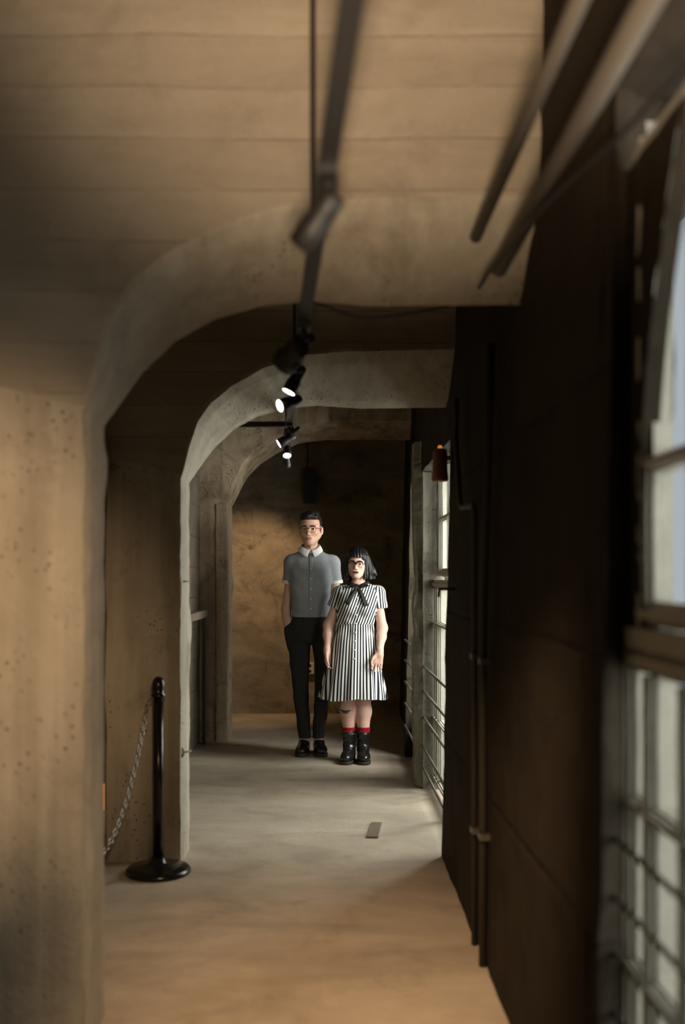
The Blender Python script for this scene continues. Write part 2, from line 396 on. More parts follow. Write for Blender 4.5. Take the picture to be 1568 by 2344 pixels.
m = MB(); m.tube([Vector((.57, 4.45, 1.285)), Vector((.50, 4.45, 1.285)), Vector((.495, 4.45, 1.25))], .007, 8)
tag(m.build('wall_hook', M['pipe'], smooth=True), 'small dark hook sticking out of the right wall level with the window sill', 'hook')
# brown lamp at the wall's far edge
r0 = empty('wall_lamp', (.53, 4.70, 1.86)); tag(r0, 'small rusty brown lamp hung high on the far edge of the dark right wall', 'lamp')
m = MB(); m.lathe([(.012, .085), (.030, .08), (.034, .06), (.036, -.02), (.040, -.06), (.034, -.07)]); m.build('lamp_housing', M['brownlamp'], r0, True)
m = MB(); m.box(0, .07, -.012, .012, .03, .05); m.build('bracket', M['brownlamp'], r0)
m = MB(); m.lathe([(.004, .10), (.009, .097), (.011, .09), (.010, .083)]); m.build('bulb', M['amber'], r0, True)

def spline(pts, n=14):
    pts = [Vector(p) for p in pts]; out = []
    for i in range(len(pts)-1):
        p0 = pts[max(i-1, 0)]; p1 = pts[i]; p2 = pts[i+1]; p3 = pts[min(i+2, len(pts)-1)]
        for k in range(n):
            t = k/n; out.append(.5*((2*p1)+(-p0+p2)*t+(2*p0-5*p1+4*p2-p3)*t*t+(-p0+3*p1-3*p2+p3)*t**3))
    out.append(pts[-1]); return out
def pl(lst, off=(0, 0, 0)): return [P(*q)+Vector(off) for q in lst]
cab = [(1900, -150, 1.20), (1560, 165, 1.50), (1400, 330, 1.80), (1250, 470, 2.2), (1130, 610, 2.62), (1095, 660, 3.03), (1060, 692, 3.085), (960, 714, 3.09), (860, 728, 3.09), (800, 722, 3.09), (740, 700, 3.09), (690, 692, 3.09), (560, 690, 3.09)]
m = MB(); m.tube(spline(pl(cab)), .0055, 8)
tag(m.build('hanging_cable', M['black'], smooth=True), 'thin black cable sagging along the nearest arch and up the right side', 'cable')
# pale pipes under the ceiling on the right
for (dx, dz, r, lab) in ((-.035, .10, .022, 'thick grey pipe running along the top of the right wall above the black cable'), (-.10, .19, .016, 'thinner grey pipe nearest the ceiling at upper right')):
    m = MB(); a = Vector((.545, -.5, 2.16)); pts = [Vector((.515+dx, y, 2.10+dz)) for y in (-.8, .6, 1.5, 2.79)]
    m.tube(pts, r, 16); tag(m.build('ceiling_pipe', M['greypipe'], smooth=True), lab, 'pipe')

# ------------------------------------------------------------------ black box and socket on the back wall
r0 = empty('wall_box', P(708, 1112, YB-.09)); tag(r0, 'small black box hanging high on the back wall above the standing man', 'box')
m = MB(); rough_box(m, -.058, .058, -.04, .04, -.17, .17, .05, .0005); weld(m.build('housing', M['black'], r0))
m = MB(); m.tube([(-.02, .04, .16), (-.02, .05, .70), (-.02, .05, 1.74)], .006, 8); m.build('cord', M['black'], r0, True)
m = MB(); m.box(-.05, .05, .03, .08, -.05, .05); m.build('bracket', M['black'], r0)
r0 = empty('wall_socket', P(709, 1530, YB-.035)); tag(r0, 'ivory electrical socket low on the back wall, seen between the legs of the man', 'socket')
m = MB(); m.box(-.042, .042, -.008, .03, -.055, .055); o = m.build('cover_plate', M['plate'], r0)
bv = o.modifiers.new('b', 'BEVEL'); bv.width = .004; bv.segments = 2
for z in (.026, -.026):
    m = MB(); m.lathe([(.0155, 0), (.0165, .002), (.0165, .004)], seg=20); q = m.build('socket_face', M['black'], r0, True); q.rotation_euler = (math.pi/2, 0, 0); q.location = (0, -.0055, z)
m = MB(); m.tube([Vector((-.5, YB-.03, .05)), Vector((-.2, YB-.03, .05))], .008, 8)

m = MB(); c0 = P(858, 1902, 5.25); gx = [(-.035, -.15), (.022, -.15), (.045, .15), (-.004, .15)]
m.box(-.03, .03, -.15, .15, 0, .006)
for k in range(13): m.box(-.026, .026, -.14+k*.0225, -.13+k*.0225, .006, .0085)
o = m.build('floor_plate', M['wood'], loc=(c0.x, 5.25, .004)); o.rotation_euler = (0, 0, -.12); tag(o, 'small ribbed metal plate set in the floor in front of the two persons', 'floor plate')
# ------------------------------------------------------------------ handrail in the left bay
r0 = empty('handrail', (XL+.05, 7.95, 0)); tag(r0, 'dark handrail with worn wooden grip in the left bay before the stained far pier', 'handrail')
m = MB(); m.box(-.012, .012, -.012, .012, .0, 1.02); m.build('post', M['pipe'], r0)
m = MB(); rough_box(m, -.03, .03, -1.7, .03, 1.02, 1.075, .03, .002); o = weld(m.build('grip', M['wood'], r0))
m = MB(); m.box(-.012, .012, -1.6, -1.576, 0, 1.02); m.build('post', M['pipe'], r0)

# ------------------------------------------------------------------ stanchions and chain
def stanchion(x, y, label):
    r0 = empty('stanchion', (x, y, 0)); tag(r0, label, 'stanchion')
    m = MB(); m.lathe([(.02, 0), (.140, 0), (.147, .008), (.146, .018), (.135, .030), (.10, .038), (.05, .045), (.034, .055), (.03, .075)], seg=48); m.build('base', M['stanchion'], r0, True)
    m = MB(); m.lathe([(.0235, .04), (.0235, .80)], seg=24); m.build('pole', M['stanchion'], r0, True)
    m = MB(); m.lathe([(.024, .795), (.034, .80), (.034, .808), (.026, .814), (.029, .835), (.030, .85), (.026, .87), (.015, .885), (.003, .889)], seg=28); m.build('finial', M['stanchion'], r0, True)
    m = MB(); m.torus((-.033, 0, .79), .011, .003, (0, 1, 0)); m.build('ring', M['chain'], r0, True)
    return r0
sx, sy = -.765, 4.50
stanchion(sx, sy, 'black chain post with domed top standing before the middle pier')
def chain(pa, pb, sag, label):
    pa, pb = Vector(pa), Vector(pb); root = empty('chain', pa); tag(root, label, 'chain')
    n = 400; pts = [pa+(pb-pa)*(i/n)-Vector((0, 0, sag*4*(i/n)*(1-i/n))) for i in range(n+1)]
    d = [0]
    for a, b in zip(pts, pts[1:]): d.append(d[-1]+(b-a).length)
    k = int(d[-1]/.026); first = None
    m = MB()
    for j in range(k):
        s = (j+.5)*d[-1]/k; i = next(i for i in range(n) if d[i+1] >= s)
        t = (pts[i+1]-pts[i]).normalized(); side = t.cross(Vector((.3, .9, .2))).normalized(); nn = t.cross(side)
        ax = side if j % 2 else nn
        m.torus(pts[i]-pa, .0085, .0024, ax, 12, 6, 1.75, up=t)
    o = m.build('links', M['chain'], root, True); return root
chain((sx-.045, sy, .785), (-.985, 3.25, .80), .55, 'metal link chain drooping from the black chain post towards the nearest pier')
m = MB(); m.torus((-.985, 3.235, .815), .016, .004, (1, 0, 0)); m.tube([(-1.05, 3.235, .83), (-.985, 3.235, .83)], .004, 8)
tag(m.build('wall_ring', M['chain'], smooth=True), 'iron ring on the left wall holding the end of the drooping chain', 'ring')
# small irons on the edge of the middle pier
def iron(px, py, d, r, lab):
    m = MB(); m.torus((0, 0, 0), r, .0045, (0.2, 1, 0), 16, 6); m.tube([(r, 0, 0), (r+.03, .03, 0)], .004, 6)
    o = m.build('iron_eye', M['wood'], smooth=True, loc=P(px, py, d)); tag(o, lab, 'iron eye', 'iron eyes on the middle pier')
iron(411, 1331, 4.70, .012, 'upper iron eye on the left edge of the middle pier')
iron(409, 1722, 4.70, .026, 'larger iron eye low on the left edge of the middle pier')
iron(258, 1070, 4.66, .009, 'little iron eye high in the shadow left of the middle pier')
# amber floor light beside the middle pier
r0 = empty('wall_lamp', (XL+.012, 4.56, .27)); tag(r0, 'narrow amber light low on the wall just right of the nearest pier', 'light')
m = MB(); m.box(-.03, .006, .012, .03, -.01, .14); m.build('housing', M['pipe'], r0)
m = MB(); m.box(-.012, .006, .0, .011, .0, .12); m.build('lens', M['amber'], r0)

# ------------------------------------------------------------------ track and its spotlights
TZ = 2.145
def tx(y): return -.004-.062*(y-2.0)
m = MB()
def tr(u, v):
    y = .9+u*5.2; k = [(-.017, -.014), (.017, -.014), (.017, .014), (-.017, .014)]
    a = k[int(round(v*4)) % 4]; return (tx(y)+a[0], y, TZ+a[1])
m.grid(tr, 20, 4)
root = empty('lighting_track', (0, 0, 0)); tag(root, 'long black lighting track running down the corridor under the arches', 'track')
m.build('rail', M['black'], root)
for y in (1.3, 2.55, 4.2, 5.9):
    m = MB(); m.tube([(tx(y), y, TZ+.01), (tx(y), y, 3.06)], .006, 8); m.build('hanger', M['black'], root)
m = MB(); m.box(-1.02, tx(5.0), 4.985, 5.015, TZ-.012, TZ+.013)
m = MB(); m.box(-.62, tx(5.05)-.018, 5.03, 5.06, 2.098, 2.124); m.box(-.60, -.58, 5.035, 5.055, 2.11, 3.06)
tag(m.build('cross_rail', M['black']), 'short black rail joining the lighting track from the left', 'rail')
def rotto(d):
    return Vector(d).normalized().to_track_quat('-Z', 'Y').to_matrix().to_4x4()
def lamp(c, d, r, L, lab, lit=True, aty=None):
    c = Vector(c); aty = aty or c.y
    root = empty('track_spotlight', (tx(aty), aty, TZ)); tag(root, lab, 'spotlight', 'spotlights on the black track')
    o0 = root.location.copy(); R = rotto(d)
    def put(m, name, mat, sm=True, par=root):
        o = m.build(name, mat, root, sm); o.matrix_local = Matrix.Translation(c-o0)@R; return o
    m = MB(); m.lathe([(r*.62, L*.5), (r*.78, L*.46), (r*.82, L*.2), (r*.84, .0), (r, -.12*L), (r, -L*.48), (r*.93, -L*.5), (r*.90, -L*.46)], seg=32); put(m, 'lamp_housing', M['black'])
    m = MB(); m.lathe([(r*.3, -L*.490), (r*.90, -L*.489), (r*.90, -L*.485)], seg=32); put(m, 'lamp_face', M['lens'] if lit else M['black'])
    m = MB(); m.tube([Vector((0, 0, -.014)), Vector((0, 0, -.045)), (c-o0)*.75], .011, 10); m.build('arm', M['black'], root, True)
    m = MB(); m.box(-.02, .02, -.045, .045, -.032, -.012); m.build('adapter', M['black'], root)
    return root
lamp(P(728, 505, 1.95), (-.55, .45, -.70), .030, .12, 'very blurred large unlit spotlight nearest to the camera on the black track', False, 1.95)
lamp(P(668, 812, 3.12), (-.55, .70, -.45), .042, .10, 'dark unlit spotlight head in front of the bright pair, turned away', False, 3.12)
lamp(P(698, 783, 3.30), (-.75, .25, -.6), .020, .07, 'small dark spotlight poking up right of the unlit round head', False, 3.30)
lamp(P(676, 868, 3.82), (-.45, -.10, -.88), .0275, .115, 'lit spotlight aimed steeply down, upper one of the bright near pair', True, 3.8)
lamp(P(664, 921, 3.95), (-.82, -.46, -.36), .026, .10, 'lit spotlight facing left with a bright oval face, lower one of the near pair', True, 3.98)
lamp(P(656, 1006, 5.35), (-.86, -.17, -.50), .026, .10, 'lit spotlight seen edge on as a thin slanting line, upper of the far pair', True, 5.35)
lamp(P(676, 986, 5.15), (-.85, .3, -.50), .016, .06, 'dark unlit spotlight tilted up right behind the thin slanting one', False, 5.15)
lamp(P(657, 1030, 5.5), (.03, -.55, -.80), .024, .085, 'lit spotlight with a round white face pointing down at the camera end of the track', True, 5.48)
lamp(P(656, 1056, 5.8), (0, .4, -.9), .024, .07, 'small dark spotlight hanging below the round white one, farthest on the track', False, 5.8)

# ------------------------------------------------------------------ light
def area(name, loc, d, sx, sy, power, col, spread=math.pi):
    l = bpy.data.lights.new(name, 'AREA'); l.shape = 'RECTANGLE'; l.size = sx; l.size_y = sy; l.energy = power; l.color = col; l.spread = spread
    o = bpy.data.objects.new(name, l); C.objects.link(o); o.location = loc; o.rotation_euler = Vector(d).to_track_quat('-Z', 'Y').to_euler(); return o
def spot(name, loc, tgt, power, col, deg, blend=.8, rad=.03):
    l = bpy.data.lights.new(name, 'SPOT'); l.energy = power; l.color = col; l.spot_size = math.radians(deg); l.spot_blend = blend; l.shadow_soft_size = rad
    o = bpy.data.objects.new(name, l); C.objects.link(o); o.location = loc; o.rotation_euler = (Vector(tgt)-Vector(loc)).to_track_quat('-Z', 'Y').to_euler(); return o
# ------------------------------------------------------------------ bodies and clothes: distance fields turned into meshes
BIG = np.float32(9.0)
class Field:
    def __init__(s, lo, hi, h):
        s.lo = np.array(lo, float); s.h = h; s.n = np.ceil((np.array(hi)-s.lo)/h).astype(int)+1
        s.v = np.full(tuple(s.n), BIG, np.float32)
    def _sl(s, lo, hi, m):
        a = np.clip(np.floor((np.array(lo)-m-s.lo)/s.h).astype(int), 0, s.n-1); b = np.clip(np.ceil((np.array(hi)+m-s.lo)/s.h).astype(int)+1, 1, s.n)
        if (b <= a).any(): return None
        ax = [((np.arange(a[i], b[i]))*s.h+s.lo[i]).astype(np.float32) for i in range(3)]
        return tuple(slice(a[i], b[i]) for i in range(3)), ax[0][:, None, None], ax[1][None, :, None], ax[2][None, None, :]
    def op(s, fn, lo, hi, k=.01, mode='add'):
        r = s._sl(lo, hi, .02+k)
        if r is None: return s
        sl, X, Y, Z = r; d = fn(X, Y, Z); v = s.v[sl]; d = np.broadcast_to(d, v.shape)
        if mode == 'add':
            h = np.maximum(k-np.abs(v-d), 0)/max(k, 1e-6); s.v[sl] = np.minimum(v, d)-h*h*k*.25
        elif mode == 'sub':
            d = -d; h = np.maximum(k-np.abs(v-d), 0)/max(k, 1e-6); s.v[sl] = np.maximum(v, d)+h*h*k*.25
        return s
    def cap(s, a, b, ra, rb, k=.012, mode='add', flat=None):
        a = np.array(a, float); b = np.array(b, float); ab = b-a; L2 = float(ab@ab)+1e-12; R = max(ra, rb)
        def fn(X, Y, Z):
            t = np.clip(((X-a[0])*ab[0]+(Y-a[1])*ab[1]+(Z-a[2])*ab[2])/L2, 0, 1)
            dx, dy, dz = X-a[0]-t*ab[0], Y-a[1]-t*ab[1], Z-a[2]-t*ab[2]
            if flat is not None: dy = dy/flat
            return np.sqrt(dx*dx+dy*dy+dz*dz)-(ra+(rb-ra)*t)
        return s.op(fn, np.minimum(a, b)-R*1.3, np.maximum(a, b)+R*1.3, k, mode)
    def ell(s, c, r, k=.012, mode='add', rot=None):
        c = np.array(c, float); r = np.array(r, float); mr = r.min(); Rm = r.max()
        Rt = np.array(rot.to_3x3()).T if rot is not None else np.eye(3)
        def fn(X, Y, Z):
            dx, dy, dz = X-c[0], Y-c[1], Z-c[2]
            u = Rt[0, 0]*dx+Rt[0, 1]*dy+Rt[0, 2]*dz; v = Rt[1, 0]*dx+Rt[1, 1]*dy+Rt[1, 2]*dz; w = Rt[2, 0]*dx+Rt[2, 1]*dy+Rt[2, 2]*dz
            k0 = np.sqrt((u/r[0])**2+(v/r[1])**2+(w/r[2])**2); k1 = np.sqrt((u/r[0]**2)**2+(v/r[1]**2)**2+(w/r[2]**2)**2)+1e-6
            return k0*(k0-1)/k1
        return s.op(fn, c-Rm, c+Rm, k, mode)
    def loft(s, tab, k=.02, n=2.3, mod=None, mode='add', rnd=.0):
        """tab rows: z, cx, cy, a, b"""
        tab = sorted(tab); z = np.array([t[0] for t in tab]); A = np.array(tab)
        def fn(X, Y, Z):
            Zf = Z.ravel(); cx, cy, a, b = [np.interp(Zf, z, A[:, i]).astype(np.float32)[None, None, :] for i in (1, 2, 3, 4)]
            dx, dy = X-cx, Y-cy
            q = ((np.abs(dx)/a)**n+(np.abs(dy)/b)**n)**(1/n); d = (q-1)*np.minimum(a, b)*np.float32(.92)
            if mod is not None: d = d+mod(dx, dy, Z, a, b)
            ze = np.maximum(z[0]-Z, Z-z[-1])
            return np.maximum(d, ze)
        m = max(A[:, 3].max(), A[:, 4].max())
        lo = (A[:, 1].min()-m-.03, A[:, 2].min()-m-.03, z[0]); hi = (A[:, 1].max()+m+.03, A[:, 2].max()+m+.03, z[-1])
        return s.op(fn, lo, hi, k, mode)
    def mesh(s):
        v = s.v; ins = v < 0; N = s.n
        c = [ins[i:N[0]-1+i, j:N[1]-1+j, k:N[2]-1+k] for i in (0, 1) for j in (0, 1) for k in (0, 1)]
        allin = c[0].copy(); anyin = c[0].copy()
        for q in c[1:]: allin &= q; anyin |= q
        act = anyin & ~allin; idx = np.full(act.shape, -1, np.int32); cells = np.argwhere(act); idx[act] = np.arange(len(cells))
        pos = np.zeros((len(cells), 3)); cnt = np.zeros(len(cells))
        corners = [(i, j, k) for i in (0, 1) for j in (0, 1) for k in (0, 1)]
        for ca in corners:
            for ax in range(3):
                if ca[ax]: continue
                cb = list(ca); cb[ax] = 1
                va = v[tuple((cells+ca).T)]; vb = v[tuple((cells+cb).T)]
                m = (va < 0) != (vb < 0); t = np.where(m, va/np.where(m, va-vb, 1), 0)
                p = np.tile(np.array(ca, float), (len(cells), 1)); p[:, ax] += t
                pos[m] += p[m]; cnt[m] += 1
        V = s.lo+(cells+pos/cnt[:, None])*s.h; faces = []
        for ax in range(3):
            o1, o2 = [(1, 2), (2, 0), (0, 1)][ax]
            a = np.take(ins, range(N[ax]-1), ax); b = np.take(ins, range(1, N[ax]), ax)
            e = np.argwhere(a != b); e = e[(e[:, o1] > 0) & (e[:, o2] > 0) & (e[:, o1] < N[o1]-1) & (e[:, o2] < N[o2]-1)]
            def I(d1, d2):
                q = e.copy(); q[:, o1] -= d1; q[:, o2] -= d2; return idx[tuple(q.T)]
            Q = np.stack([I(1, 1), I(0, 1), I(0, 0), I(1, 0)], 1); s1 = ins[tuple(e.T)]
            Q[~s1] = Q[~s1][:, ::-1]; faces.append(Q)
        Fq = np.concatenate(faces); Fq = Fq[(Fq >= 0).all(1)]
        return V, Fq
def mesh_from(name, V, Fq, mats, parent=None, matidx=None, loc=(0, 0, 0), attr=None):
    me = bpy.data.meshes.new(name); me.vertices.add(len(V)); me.vertices.foreach_set('co', V.astype(np.float32).ravel())
    me.loops.add(len(Fq)*4); me.loops.foreach_set('vertex_index', Fq.astype(np.int32).ravel())
    me.polygons.add(len(Fq)); me.polygons.foreach_set('loop_start', np.arange(0, len(Fq)*4, 4, dtype=np.int32)); me.polygons.foreach_set('loop_total', np.full(len(Fq), 4, np.int32))
    for m in mats: me.materials.append(m)
    me.update(calc_edges=True); me.validate()
    if matidx is not None: me.polygons.foreach_set('material_index', matidx.astype(np.int32))
    me.polygons.foreach_set('use_smooth', [True]*len(me.polygons))
    if attr is not None:
        for an, av in attr.items():
            a = me.attributes.new(an, 'FLOAT', 'POINT'); a.data.foreach_set('value', av.astype(np.float32))
    o = bpy.data.objects.new(name, me); C.objects.link(o); o.location = loc
    if parent: o.parent = parent
    return o
def relax(V, Fq, it=1, w=.5):
    for _ in range(it):
        S = np.zeros_like(V); c = np.zeros(len(V))
        for i in range(4):
            for j in (1, 3):
                np.add.at(S, Fq[:, i], V[Fq[:, (i+j) % 4]]); np.add.at(c, Fq[:, i], 1)
        V = V*(1-w)+w*S/np.maximum(c, 1)[:, None]
    return V
def fcent(V, Fq): return V[Fq].mean(1)

# ---- materials of people
def skin(name, col):
    m, nt, b = new_mat(name); n = nt.nodes.new('ShaderNodeTexNoise'); n.inputs['Scale'].default_value = 40; n.inputs['Detail'].default_value = 4
    tc = nt.nodes.new('ShaderNodeTexCoord'); nt.links.new(tc.outputs['Object'], n.inputs['Vector'])
    mx = nt.nodes.new('ShaderNodeMix'); mx.data_type = 'RGBA'; mx.inputs[6].default_value = (col[0]*.88, col[1]*.78, col[2]*.76, 1); mx.inputs[7].default_value = (*col, 1)
    nt.links.new(n.outputs['Fac'], mx.inputs[0]); nt.links.new(mx.outputs[2], b.inputs['Base Color'])
    b.inputs['Roughness'].default_value = .5; b.inputs['Subsurface Weight'].default_value = .0; b.inputs['Subsurface Radius'].default_value = (.012, .005, .003); b.inputs['Subsurface Scale'].default_value = 1
    b.inputs['Specular IOR Level'].default_value = .35
    return m
M['skin'] = skin('man_skin', (.60, .37, .27)); M['skinw'] = skin('woman_skin', (.66, .42, .33))
M['lip'] = skin('lips', (.36, .15, .12)); M['lipw'] = skin('dark_lipstick', (.10, .012, .02)); M['brow'] = simple('eyebrow_hair', (.02, .013, .01), .8)
M['hair'] = simple('dark_brown_hair', (.012, .009, .007), .5, 0, .35, .9, 220)
M['hairw'] = simple('black_hair', (.007, .006, .006), .46, 0, .4, .5, 260)
M['eye'] = simple('eye_white', (.55, .5, .45), .3); M['iris'] = simple('dark_iris', (.02, .012, .008), .1)
M['white'] = simple('white_cotton', (.72, .71, .70), .85); M['trousers'] = simple('charcoal_wool', (.030, .028, .026), .95, 0, .2, .5, 500)
M['pant_in'] = simple('dark_cloth', (.03, .03, .03), .95)
M['leather'] = simple('black_leather', (.012, .011, .010), .22, 0, .7, .5, 90); M['sole'] = simple('dark_rubber_sole', (.03, .025, .02), .6)
M['ribbon'] = simple('black_ribbon', (.016, .015, .014), .7, 0, .3); M['red'] = simple('red_sock_knit', (.30, .010, .014), .95, 0, .2, .6, 400)
M['tattoo'] = simple('tattoo_ink', (.05, .045, .045), .7); M['gold'] = simple('gold_ring', (.5, .35, .15), .25, 1); M['bone'] = simple('pearl_button', (.65, .62, .58), .3)
M['tort'] = simple('tortoiseshell', (.035, .012, .006), .2, 0, .7); M['wire'] = simple('thin_gold_wire', (.30, .20, .12), .35, .9)
M['nail'] = simple('dark_nail_polish', (.01, .008, .01), .15)
M['specs'] = glass_mat('spectacle_lens', (.97, .96, .95))
def stripes(name):
    m, nt, b = new_mat(name); a = nt.nodes.new('ShaderNodeAttribute'); a.attribute_name = 'stripe'
    f = nt.nodes.new('ShaderNodeMath'); f.operation = 'FRACT'; nt.links.new(a.outputs['Fac'], f.inputs[0])
    s = nt.nodes.new('ShaderNodeMath'); s.operation = 'SUBTRACT'; nt.links.new(f.outputs[0], s.inputs[0]); s.inputs[1].default_value = .5
    ab = nt.nodes.new('ShaderNodeMath'); ab.operation = 'ABSOLUTE'; nt.links.new(s.outputs[0], ab.inputs[0])
    r = nt.nodes.new('ShaderNodeMapRange'); r.inputs[1].default_value = .235; r.inputs[2].default_value = .275; nt.links.new(ab.outputs[0], r.inputs[0])
    mx = nt.nodes.new('ShaderNodeMix'); mx.data_type = 'RGBA'; mx.inputs[6].default_value = (.74, .73, .70, 1); mx.inputs[7].default_value = (.012, .012, .015, 1)
    nt.links.new(r.outputs[0], mx.inputs[0]); nt.links.new(mx.outputs[2], b.inputs['Base Color']); b.inputs['Roughness'].default_value = .85; b.inputs['Specular IOR Level'].default_value = .2
    return m
M['dress'] = stripes('black_and_white_striped_cotton')
def check(name):
    m, nt, b = new_mat(name); tc = nt.nodes.new('ShaderNodeTexCoord'); c = nt.nodes.new('ShaderNodeTexChecker'); c.inputs['Scale'].default_value = 330
    mp = nt.nodes.new('ShaderNodeMapping'); mp.inputs['Scale'].default_value = (1, .35, 1); nt.links.new(tc.outputs['Object'], mp.inputs[0])
    c.inputs['Color1'].default_value = (.40, .41, .42, 1); c.inputs['Color2'].default_value = (.10, .11, .12, 1)
    nt.links.new(mp.outputs[0], c.inputs['Vector']); nt.links.new(c.outputs['Color'], b.inputs['Base Color']); b.inputs['Roughness'].default_value = .9; b.inputs['Specular IOR Level'].default_value = .2
    return m
M['shirt'] = check('fine_grey_check_cotton')

def face(f, T, sc=1.0, fem=False):
    """head built in head space (origin between the eyes' level at the skull axis), T maps to the body's space; returns helper points"""
    q = lambda x, y, z: np.array(T@Vector((x*sc, y*sc, z*sc))); R = T.to_3x3()
    def E(c, r, k=.012, mode='add'): f.ell(q(*c), np.array(r)*sc, k, mode, R)
    def K(a, b, ra, rb, k=.01, mode='add'): f.cap(q(*a), q(*b), ra*sc, rb*sc, k, mode)
    jw = .90 if fem else 1.0
    E((0, .018, .036), (.074, .095, .084)); E((0, -.045, .03), (.062, .045, .062), .03)
    E((0, -.022, -.036), (.058*jw, .066, .080), .03)
    for s in (-1, 1):
        K((.057*jw*s, .006, -.048), (.018*s, -.062, -.098), .019, .015, .03)
        E((.043*s, -.062, -.026), (.020, .020, .017), .025)
        K((.046*s, -.076, .020), (.010*s, -.088, .016), .009, .010, .014)
        E((.0325*s, -.100, -.002), (.020, .017, .0125), .010, 'sub')
        E((.0325*s, -.079, -.001), (.0142, .0142, .0142), .004); E((.0325*s, -.093, -.001), (.0125, .008, .0034), .002, 'sub')
        E((.079*s, .016, -.014), (.010, .019, .031), .006); E((.087*s, .008, -.012), (.006, .010, .020), .005, 'sub')
        E((.0115*s, -.100, -.0395), (.0085, .010, .0075), .006)
    E((0, -.068, -.100), (.024, .022, .017), .02)
    K((0, -.088, .010), (0, -.108, -.030), .0065, .0095, .010); E((0, -.110, -.036), (.0105, .010, .0085), .008)
    E((0, -.0815, -.0655), (.0235, .0120, .0055), .010); E((0, -.0805, -.0755), (.0185, .0125, .0065), .010)
    E((0, -.0945, -.0705), (.023, .008, .0017), .002, 'sub')
    return q
def hand(f, wrist, d, side, sc=1.0, curl=.35, spread=.09, thumb=1):
    """d: wrist to knuckles; side: from thumb side to little finger; palm faces d x side"""
    w = Vector(wrist); d = Vector(d).normalized(); s = Vector(side); s = (s-d*s.dot(d)).normalized(); n = d.cross(s)*thumb
    A = lambda a, b, c: w+(d*a+s*b+n*c)*sc
    f.cap(A(-.02, 0, 0), A(.015, 0, 0), .026*sc, .026*sc, .015)
    for b0, b1 in ((-.022, -.028), (0, -.009), (.016, .010), (.026, .027)):
        f.cap(A(.012, b0*.6, 0), A(.078, b1, 0), .0165*sc, .0125*sc, .012)
    tips = []
    for i, (b, ln, r) in enumerate(((-.030, .070, .0085), (-.0105, .078, .0088), (.0095, .073, .0084), (.0285, .058, .0074))):
        a0 = .080-(.006 if i in (0,) else 0)-(.012 if i == 3 else 0); ang = (i-1.5)*spread; p = A(a0, b, 0); cu = curl*(1+.25*i)
        dd = (d*math.cos(ang)+s*math.sin(ang)); c = .25*cu
        for j, fr in enumerate((.44, .32, .24)):
            c += cu*(.7 if j else .3); v = dd*math.cos(c)+n*math.sin(c)*1.0; e = p+v*ln*fr*sc
            f.cap(p, e, r*(1-.10*j)*sc, r*(1-.10*(j+1))*sc, .003 if j else .006); p = e
        tips.append(p.copy())
    p = A(.018, -.024, .006); e1 = A(.052, -.047, .016); e2 = A(.083, -.052, .022); e3 = A(.106, -.047, .028)
    f.cap(p, e1, .0145*sc, .0115*sc, .010); f.cap(e1, e2, .0110*sc, .0098*sc, .004); f.cap(e2, e3, .0096*sc, .0082*sc, .003)
    return tips
def part_box(name, pts, mat, parent, thick):      # closed sheet from a grid of points
    nu, nv = len(pts), len(pts[0]); vs = [Vector(p) for r in pts for p in r]
    fs = [(i*nv+j, (i+1)*nv+j, (i+1)*nv+j+1, i*nv+j+1) for i in range(nu-1) for j in range(nv-1)]
    o = link(name, vs, fs, mat, parent, True); m = o.modifiers.new('thickness', 'SOLIDIFY'); m.thickness = thick; m.offset = 0; return o
def eyes(T, sc, root, gaze=(0, 0)):
    for s in (-1, 1):
        m = MB(); m.lathe([(.0128*math.sin(math.pi*i/14)*sc+1e-5, -.0128*math.cos(math.pi*i/14)*sc) for i in range(15)], seg=20)
        e = m.build('eye', M['eye'], root, True); e.location = T@Vector((.0325*s*sc, -.0795*sc, -.001*sc))
        m = MB(); r = .0128*sc; m.lathe([(r*math.sin(t)*1.0, -r*1.03*math.cos(t)) for t in (.02, .15, .3, .42, .5)], seg=20)
        i = m.build('iris', M['iris'], e, True); i.rotation_euler = (-math.pi/2+gaze[1], 0, gaze[0])
def brows(T, sc, root, f_bvh, arch_=.004, w=.0032):
    for s in (-1, 1):
        m = MB(); pts = []
        for i in range(9):
            t = i/8; p = T@Vector(((.012+.038*t)*s*sc, -.2, (.0205+arch_*math.sin(math.pi*min(1, t*1.1))-.002*t)*sc)); dr = (T.to_3x3()@Vector((0, 1, 0)))
            hit = f_bvh.ray_cast(p, dr)[0]
            if hit: pts.append(hit-dr*.0005)
        m.tube(pts, [w*(1-.55*abs(i/8-.3))*sc for i in range(len(pts))], 8); m.build('eyebrow', M['brow'], root, True)
def bvh_of(V, Fq): return BVHTree.FromPolygons([tuple(v) for v in V], [tuple(int(i) for i in q) for q in Fq])
